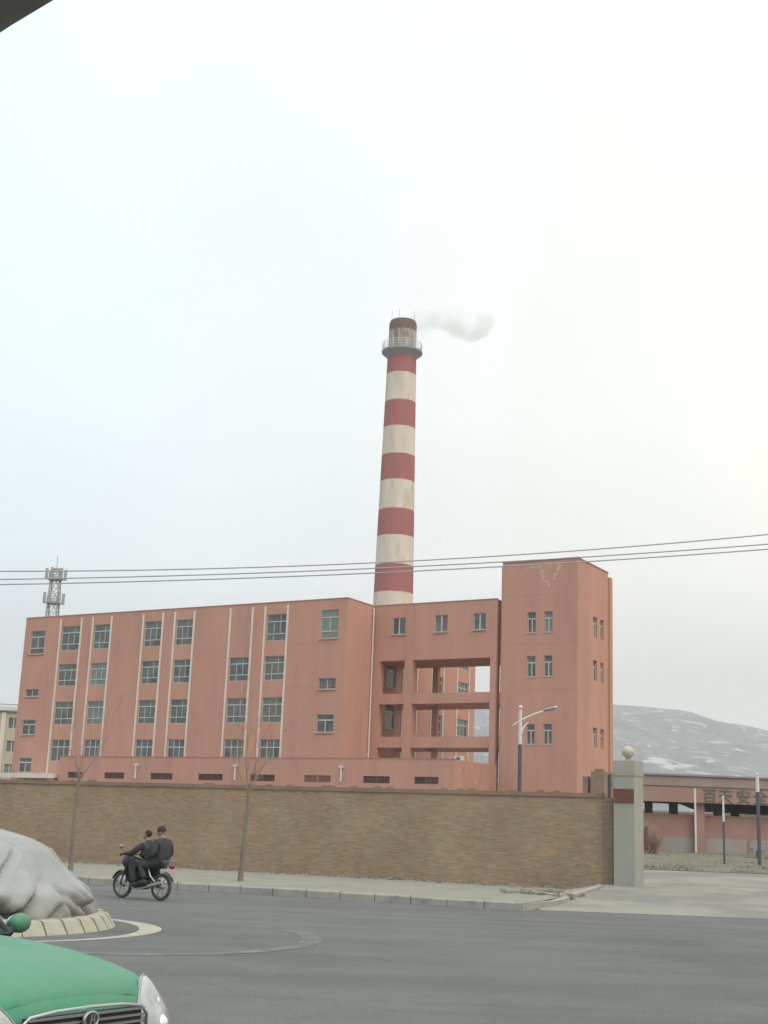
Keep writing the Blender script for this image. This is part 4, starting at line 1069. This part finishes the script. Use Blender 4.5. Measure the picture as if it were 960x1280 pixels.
def person(label, pelvis, chest, neck, head, sh, el, wr, kn, an, hat, mats, hand_dir, face):
    """mats: trousers, jacket, skin"""
    t_ = thing('person', label, 'person', MP, MYAW)
    nd, ed = {}, []
    def put(k, p, r_, m_, frm=None):
        nd[k] = (tuple(p), r_, m_)
        if frm: ed.append((frm, k))
    V = Vector; pelvis, chest, neck, head = V(pelvis), V(chest), V(neck), V(head); f = V(face).normalized()
    put('pelvis', pelvis, (.20, .17), 1); mid = (pelvis+chest)/2
    put('waist', mid, (.20, .175), 1, 'pelvis'); put('chest', chest, (.21, .175), 1, 'waist')
    put('collar', chest+(neck-chest)*.62, (.115, .10), 1, 'chest'); put('neck', neck, .056, 2, 'collar')
    put('jaw', head-V((0, 0, .055))+f*.02, (.068, .075), 2, 'neck'); put('head', head+V((0, 0, .02)), (.078, .092), 2, 'jaw'); put('crown', head+V((0, 0, .085)), (.062, .072), 2, 'head')
    put('nose', head+f*.112+V((0, 0, -.015)), .012, 2, 'head')
    sd = V((-f.y, f.x, 0))
    for s_, n_ in ((1, 'l'), (-1, 'r')):
        m = lambda p: V((p[0], p[1]*s_, p[2]))
        put('ear'+n_, head+sd*s_*.088+V((0, 0, -.005)), .014, 2, 'head')
        put('sh'+n_, m(sh), .092, 1, 'chest'); put('ua'+n_, (m(sh)+m(el))/2, .084, 1, 'sh'+n_); put('el'+n_, m(el), .074, 1, 'ua'+n_)
        put('fa'+n_, (m(el)*.45+m(wr)*.55), .065, 1, 'el'+n_); put('wr'+n_, m(wr), .034, 1, 'fa'+n_)
        h_ = V(hand_dir).normalized(); h_ = V((h_.x, h_.y*s_, h_.z)); side = V((0, 1, 0)) if abs(h_.y) < .7 else V((1, 0, 0))
        palm = m(wr)+h_*.065; put('palm'+n_, palm, (.036, .02), 3, 'wr'+n_)
        dn = V((0, 0, -1))
        for k, (o_, L) in enumerate(((-.030, .8), (-.010, 1.0), (.010, .95), (.030, .75))):
            a = palm+h_*.03+side*o_; b_ = a+(h_*.6+dn*.5).normalized()*.036*L; c = b_+(dn-h_*.15).normalized()*.03*L
            put(f'fa{k}{n_}', a, .010, 3, 'palm'+n_); put(f'fb{k}{n_}', b_, .009, 3, f'fa{k}{n_}'); put(f'fc{k}{n_}', c, .008, 3, f'fb{k}{n_}')
        a = palm-h_*.02-side*s_*.035; put('th'+n_, a, .011, 3, 'palm'+n_); put('tt'+n_, a+h_*.035+dn*.03, .009, 3, 'th'+n_)
        hip = pelvis+V((.03, .095*s_, -.03)); put('hip'+n_, hip, .12, 0, 'pelvis')
        put('tg'+n_, (hip+m(kn))/2, .108, 0, 'hip'+n_); put('kn'+n_, m(kn), .09, 0, 'tg'+n_)
        put('cf'+n_, m(kn)*.6+m(an)*.4, .082, 0, 'kn'+n_); put('an'+n_, m(an), .062, 0, 'cf'+n_)
    skin_body('body', nd, ed, mats, t_, 2)
    for s_ in (1, -1):
        a = V((an[0], an[1]*s_, an[2])); q = MB(); q.tube([a+V((-.07, 0, -.07)), a+V((0, 0, -.055)), a+V((.09, 0, -.075)), a+V((.17, .01*s_, -.085))], [.042, .052, .045, .028], 10); q.build('shoe', 'shoe', t_)
        q = MB(); q.ball(head+f*.088+sd*s_*.032+V((0, 0, .015)), .011, 8, 6); q.build('eye', 'hair', t_)
    q = MB()
    if hat:
        q.lathe([(.103, .02), (.106, .06), (.098, .11), (.06, .15), (.012, .162)], 18, Matrix.Translation(head)); q.build('knit_hat', 'hat', t_)
    else:
        q.ball(head+V((0, 0, .045))-f*.022, (.090, .088, .088), 16, 10); q.build('hair', 'hair', t_)
    return t_
person('rider in black jacket steering the motorcycle, leaning forward with arms outstretched', (-.26, 0, .88), (-.16, 0, 1.21), (-.10, 0, 1.375), (-.07, 0, 1.465),
       (-.13, .205, 1.25), (.10, .31, 1.05), (.33, .325, 1.03), (.20, .22, .74), (.0, .21, .41), False, ['cloth_dark', 'cloth_black', 'skin', 'shoe'], (1, 0, -.1), (1, .15, -.1))
person('passenger in black coat and dark reddish cap sitting upright behind the rider', (-.60, 0, .93), (-.58, 0, 1.30), (-.545, 0, 1.45), (-.52, 0, 1.55),
       (-.58, .215, 1.32), (-.60, .31, 1.05), (-.38, .26, .97), (-.16, .25, .76), (-.30, .23, .48), True, ['cloth_dark', 'cloth_black', 'skin', 'shoe'], (1, -.35, 0), (1, .6, 0))

# ================================================================== TAXI (local: x right, y forward, z up; nose at y = 0)
TA = R(56)
tx = thing('taxi', 'green saloon taxi with chrome grille nosing into the lower left corner', 'car', (-1.59, 7.84, 0), TA+PI)
sec = [  # y, half width, top z, belt drop
    (.02, .56, .66), (.0, .64, .735), (-.05, .72, .805), (-.14, .78, .865), (-.28, .82, .912), (-.48, .845, .95), (-.75, .855, .985), (-1.1, .86, 1.01), (-1.46, .862, 1.02),
    (-1.7, .86, .985), (-2.3, .86, .97), (-3.0, .86, .97), (-3.4, .855, .98), (-3.8, .84, .995), (-4.2, .80, .975), (-4.36, .74, .91), (-4.42, .66, .81)]
def section(y, hw, zt, cut=None):
    pr = [(0, zt), (.3, zt-.003), (.55, zt-.014), (.74, zt-.032), (.86, zt-.06), (.94, zt-.105), (.985, zt-.17), (1.0, zt-.27), (1.005, .48), (.99, .34), (.95, .22), (.85, .19)]
    return [(a*hw, y, max(z, .19)) for a, z in pr]
q = MB(); q.smooth = True; rings = []
for y, hw, zt in sec:
    half = section(y, hw, zt); full = half[::-1]+[(-x, yy, z) for x, yy, z in half[1:]]
    rings.append([q.vert(p) for p in full])
for a, c in zip(rings, rings[1:]):
    for j in range(len(a)-1): q.face((a[j], c[j], c[j+1], a[j+1]))
q.smooth = False; q.face(rings[0]); q.face(rings[-1][::-1])
q.build('body', 'taxi_green', tx, sharp=40, fix=True)
# bonnet: its own panel, a few millimetres proud, with a shut line round it
q = MB(); q.smooth = True; g = []
def prof_drop(f):
    pr = [(0, 0), (.3, .003), (.55, .014), (.74, .032), (.86, .06), (.94, .105)]
    for (a, za), (c, zc) in zip(pr, pr[1:]):
        if a <= f <= c: return za+(zc-za)*(f-a)/(c-a)
for y, hw, zt in [t_ for t_ in sec if -1.5 < t_[0] < -.04]:
    row = []
    if y < -1.4: y += .03
    for k in range(-12, 13):
        f = k/12*.86
        row.append(q.vert((f*hw, y, zt-prof_drop(abs(f))+.009+.010*math.exp(-((abs(f)-.58)/.10)**2))))
    g.append(row)
for a, c in zip(g, g[1:]):
    for j in range(len(a)-1): q.face((a[j], a[j+1], c[j+1], c[j]))
e0 = g[0]; lip = [q.vert((v[0], v[1]+.012, v[2]-.03)) for v in (q.v[i_] for i_ in e0)]
for j in range(len(e0)-1): q.face((lip[j], lip[j+1], e0[j+1], e0[j]))
q.build('bonnet', 'taxi_green', tx)
# greenhouse
gs = [(-1.46, .74, 1.005), (-1.74, .70, 1.22), (-1.95, .62, 1.40), (-2.3, .60, 1.435), (-2.9, .60, 1.43), (-3.25, .62, 1.36), (-3.7, .68, .97)]
q = MB(); q.smooth = True; rings = []
for y, hw, zt in gs:
    zb = .95; half = [(0, y, zt), (hw*.6, y, zt-.008), (hw*.9, y, zt-.03), (hw, y, zt-.07 if zt > 1.1 else zt-.01), (.80, y, zb)]
    full = half[::-1]+[(-x, yy, z) for x, yy, z in half[1:]]; rings.append([q.vert(p) for p in full])
for a, c in zip(rings, rings[1:]):
    for j in range(len(a)-1): q.face((a[j], c[j], c[j+1], a[j+1]))
q.build('cabin_glass', 'windscreen', tx, sharp=50, fix=True)
q = MB(); q.smooth = True
rr_ = [(-1.88, .635, 1.385), (-1.95, .63, 1.415), (-2.3, .61, 1.45), (-2.9, .61, 1.445), (-3.22, .625, 1.385)]; g = []
for y, hw, zt in rr_: g.append([q.vert((hw*f, y, zt-.055*abs(f)**3+.003)) for f in (-1, -.8, -.5, 0, .5, .8, 1)])
for a, c in zip(g, g[1:]):
    for j in range(6): q.face((a[j], a[j+1], c[j+1], c[j]))
q.build('roof', 'taxi_green', tx)
for s_ in (-1, 1):
    q = MB(); q.tube([(s_*.765, -1.47, .995), (s_*.715, -1.74, 1.19), (s_*.635, -1.95, 1.385)], .022, 8); q.build('pillar', 'trim_black', tx)
    q = MB(); q.tube([(s_*.80, -2.45, .94), (s_*.62, -2.45, 1.41)], .035, 8); q.build('pillar', 'trim_black', tx)
    q = MB(); q.tube([(s_*.70, -3.68, .97), (s_*.63, -3.24, 1.37)], .045, 8); q.build('pillar', 'trim_black', tx)
q = MB(); q.tube([(-.74, -1.46, 1.002), (0, -1.40, 1.022), (.74, -1.46, 1.002)], .014, 6); q.build('scuttle', 'trim_black', tx)
for x0, x1 in ((.05, .55), (-.55, -.05)):
    q = MB(); q.bar((x0, -1.46, 1.03), (x1, -1.50, 1.042), .016); q.build('wiper', 'trim_black', tx)
# lamps
for s_ in (-1, 1):
    q = MB(); q.smooth = True; n_, k_ = 20, 12; gg = []
    C_ = Vector((s_*.655, -.045, .66)); out_n = Vector((s_*.34, .86, .36)).normalized(); upv = Vector((-s_*.16, -.62, .78)); upv = (upv-out_n*upv.dot(out_n)).normalized(); sd = out_n.cross(upv)
    for i in range(k_+1):
        a = PI/2*i/k_; row = []
        for j in range(n_):
            bb = 2*PI*j/n_; u_ = math.cos(bb); v_ = math.sin(bb)
            taper = 1-.62*max(0, v_)**1.1
            row.append(q.vert(C_+sd*(.215*math.cos(a)*u_*taper)+upv*(.225*math.cos(a)*v_)+out_n*(.075*math.sin(a)-.02)))
        gg.append(row)
    for i in range(k_):
        for j in range(n_): q.face((gg[i][j], gg[i][(j+1) % n_], gg[i+1][(j+1) % n_], gg[i+1][j]))
    hl = q.build('headlight', 'lamp_glass', tx, fix=True, sharp=60)
    for du, dr_ in ((-.075, .058), (.05, .036)):
        q = MB(); q.ball(C_+out_n*(.016 if du < 0 else .022)+upv*du, dr_, 16, 12); q.build('reflector', 'lamp_reflector', hl)
    q = MB(); q.tube([C_-out_n*.005+sd*(.216*math.cos(t_))*(1-.62*max(0, math.sin(t_))**1.1)+upv*.227*math.sin(t_) for t_ in [2*PI*k/24 for k in range(25)]], .005, 6); q.build('bezel', 'moto_metal', hl)
    q = MB(); q.ball((s_*.86, -.78, .62), (.012, .05, .022), 10, 6); q.build('side_repeater', 'amber', tx)
    # mirror
    q = MB(); q.ball((s_*.985, -1.64, 1.05), (.088, .065, .066), 18, 12); mr_ = q.build('mirror', 'taxi_green', tx)
    q = MB(); q.tube([(s_*.80, -1.58, .965), (s_*.90, -1.62, 1.01)], .028, 8); q.build('mirror_arm', 'trim_black', mr_)
    q = MB(); q.ball((s_*.985, -1.685, 1.05), (.075, .03, .054), 14, 8); q.build('mirror_glass', 'chrome', mr_)
# grille
q = MB(); q.box(-.435, .435, .012, .045, .512, .648); gr = q.build('grille', 'trim_black', tx); gr.location = (0, .02, .075)
for k in range(4):
    z = .53+k*.034; q = MB(); q.box(-.44, .44, .047, .066, z, z+.012); q.build('grille_bar', 'moto_metal', gr)
q = MB(); q.tube([(-.50, .03, .515), (-.48, .045, .60), (-.42, .055, .652), (-.25, .065, .672), (0, .07, .678), (.25, .065, .672), (.42, .055, .652), (.48, .045, .60), (.50, .03, .515)], .0095, 8); q.build('grille_surround', 'chrome', gr)
T = Matrix.Translation((0, .085, .615)) @ Matrix.Rotation(PI/2, 4, 'X') @ Matrix.Diagonal((1.25, 1, 1, 1))
q = MB(); q.torus(.055, .011, T, 28, 8); em = q.build('emblem', 'chrome', tx); em.scale = (.74, 1, .74); em.location = (0, .015, .232)
q = MB(); q.lathe([(.048, -.004), (.048, .004)], 24, T); q.build('emblem_disc', 'trim_black', em)
q = MB(); q.bar((-.02, .096, .575), (-.012, .096, .655), .012); q.bar((.02, .096, .575), (.012, .096, .655), .012); q.bar((-.018, .096, .617), (.018, .096, .613), .012); q.build('emblem_strokes', 'chrome', em)
q = MB(); q.tube([(-.80, -.36, .36), (-.72, -.02, .36), (-.4, .10, .36), (0, .125, .36), (.4, .10, .36), (.72, -.02, .36), (.80, -.36, .36)], [.11]*7, 12); q.build('bumper', 'taxi_green', tx)
q = MB(); q.box(-.34, .34, .19, .232, .28, .36); q.build('air_intake', 'trim_black', tx)
for sx in (-1, 1):
    for y in (-.82, -3.42):
        T = Matrix.Translation((sx*.77, y, .31)) @ Matrix.Rotation(PI/2, 4, 'Y')
        q = MB(); q.lathe([(.10, -.09), (.20, -.10), (.21, -.06), (.21, .06), (.20, .10), (.10, .09)], 24, T); wh = q.build('wheel', 'moto_metal', tx)
        q = MB(); q.lathe([(.21, -.095), (.29, -.095), (.31, -.07), (.31, .07), (.29, .095), (.21, .095)], 32, T, caps=False); q.build('tyre', 'tyre', wh)
    for y0, y1 in ((-1.28, -2.42), (-2.44, -3.28)):
        d = MB(); d.box(sx*.862, sx*.872, y1, y0, .30, .90); dr = d.build('door', 'taxi_green', tx)
        h = MB(); h.box(sx*.875, sx*.895, y1+.12, y1+.28, .76, .79); h.build('handle', 'trim_black', dr)

# ================================================================== window frame of the vehicle the photo was taken from
vf = thing('vehicle_window_frame', 'dark rounded window frame of the viewing vehicle across the top left corner', 'window frame', (0, 0, 0))
RC = cam.rotation_quaternion.to_matrix()
pa = Vector((-.62, .68, 2.32)); 
def lp(x, y, d): return Vector((0, 0, CAM_Z))+RC @ Vector(((x-480)/1660, -(y-640)/1660, -1))*d
edge = [lp(-420, 420, .62), lp(-200, 190, .66), lp(-60, 74, .69), lp(0, 38, .70), lp(29, 19, .705), lp(58, 0, .71), lp(150, -55, .72), lp(380, -170, .75), lp(800, -320, .80), lp(1400, -430, .86)]
q = MB(); outw = (lp(0, 0, .7)-lp(58, 38, .7)).normalized(); r_ = .045
q.tube([e_+outw*(r_+.0065) for e_ in edge], r_, 14); q.build('frame_rail', 'interior', vf)
q = MB(); q.tube([e_+outw*(r_*1.9)+Vector((0, .012, 0)) for e_ in edge], .03, 10); q.build('rubber_seal', 'trim_black', vf)

# ================================================================== SMOKE AND HAZE
def vol_mat(name, col, dens, aniso, noise_scale=None):
    m = bpy.data.materials.new(name); m.use_nodes = True; t = m.node_tree; t.nodes.clear(); n = t.nodes.new; l = t.links.new
    o = n('ShaderNodeOutputMaterial'); p = n('ShaderNodeVolumePrincipled'); l(p.outputs[0], o.inputs['Volume'])
    p.inputs['Color'].default_value = (*col, 1); p.inputs['Density'].default_value = dens; p.inputs['Anisotropy'].default_value = aniso
    if noise_scale:
        tc_ = n('ShaderNodeTexCoord'); a = n('ShaderNodeTexNoise'); a.inputs['Scale'].default_value = noise_scale; a.inputs['Detail'].default_value = 4
        l(tc_.outputs['Object'], a.inputs['Vector']); mr = n('ShaderNodeMapRange'); mr.inputs[1].default_value = .40; mr.inputs[2].default_value = .62; mr.inputs[3].default_value = 0; mr.inputs[4].default_value = dens
        l(a.outputs[0], mr.inputs[0]); l(mr.outputs[0], p.inputs['Density'])
    MATS[name] = m
vol_mat('smoke', (.972, .966, .962), .55, .3, .35)
b_ = bmesh.new(); rr = random.Random(9)
def puff(c, r_):
    T = Matrix.Translation(c) @ Matrix.Diagonal((*r_, 1)); bmesh.ops.create_icosphere(b_, subdivisions=3, radius=1, matrix=T)
path = [((1.3, 0, 73.5), (1.5, 1.3, .9)), ((2.6, 0, 74.2), (1.4, 1.3, 1.0)), ((3.6, .3, 75.0), (1.6, 1.4, 1.2)), ((4.4, .2, 74.6), (2.0, 1.5, 2.0)), ((6.2, .8, 74.7), (2.3, 1.7, 1.8)), ((8.0, .5, 75.0), (2.2, 1.8, 1.5)), ((9.6, 1.2, 73.9), (2.2, 1.9, 2.0)), ((11.2, 1.0, 74.0), (2.2, 1.9, 2.0)), ((12.4, 1.3, 75.2), (1.7, 1.6, 1.6)), ((10.6, 1.2, 72.6), (1.4, 1.3, 1.0)), ((3.9, .3, 72.7), (1.2, 1.1, 1.0))]
for c, r_ in path: puff(c, r_)
me = bpy.data.meshes.new('smoke'); b_.to_mesh(me); b_.free()
tmp = bpy.data.objects.new('tmp', me); COL.objects.link(tmp)
rm = tmp.modifiers.new('r', 'REMESH'); rm.mode = 'VOXEL'; rm.voxel_size = .3
dg = bpy.context.evaluated_depsgraph_get(); me2 = bpy.data.meshes.new_from_object(tmp.evaluated_get(dg)); COL.objects.unlink(tmp); bpy.data.objects.remove(tmp)
for v in me2.vertices:
    n_ = noise.fractal(v.co*.45, 1.0, 2.0, 4); v.co += v.normal*n_*.55
me2.materials.clear(); me2.materials.append(M['smoke'])
so = bpy.data.objects.new('smoke', me2); COL.objects.link(so); so.location = (.9, 180, -.4)
tag(struct(so, 'stuff'), 'pale smoke plume drifting right from the chimney top', 'smoke')

vol_mat('haze', (.95, .96, .965), .00030, .0)
b = MB(); b.box(-2400, 2400, -160, 3400, -4, 310); hz = struct(b.build('haze', 'haze'), 'stuff')
tag(hz, 'pale winter haze in the air fading the far mountains', 'haze')
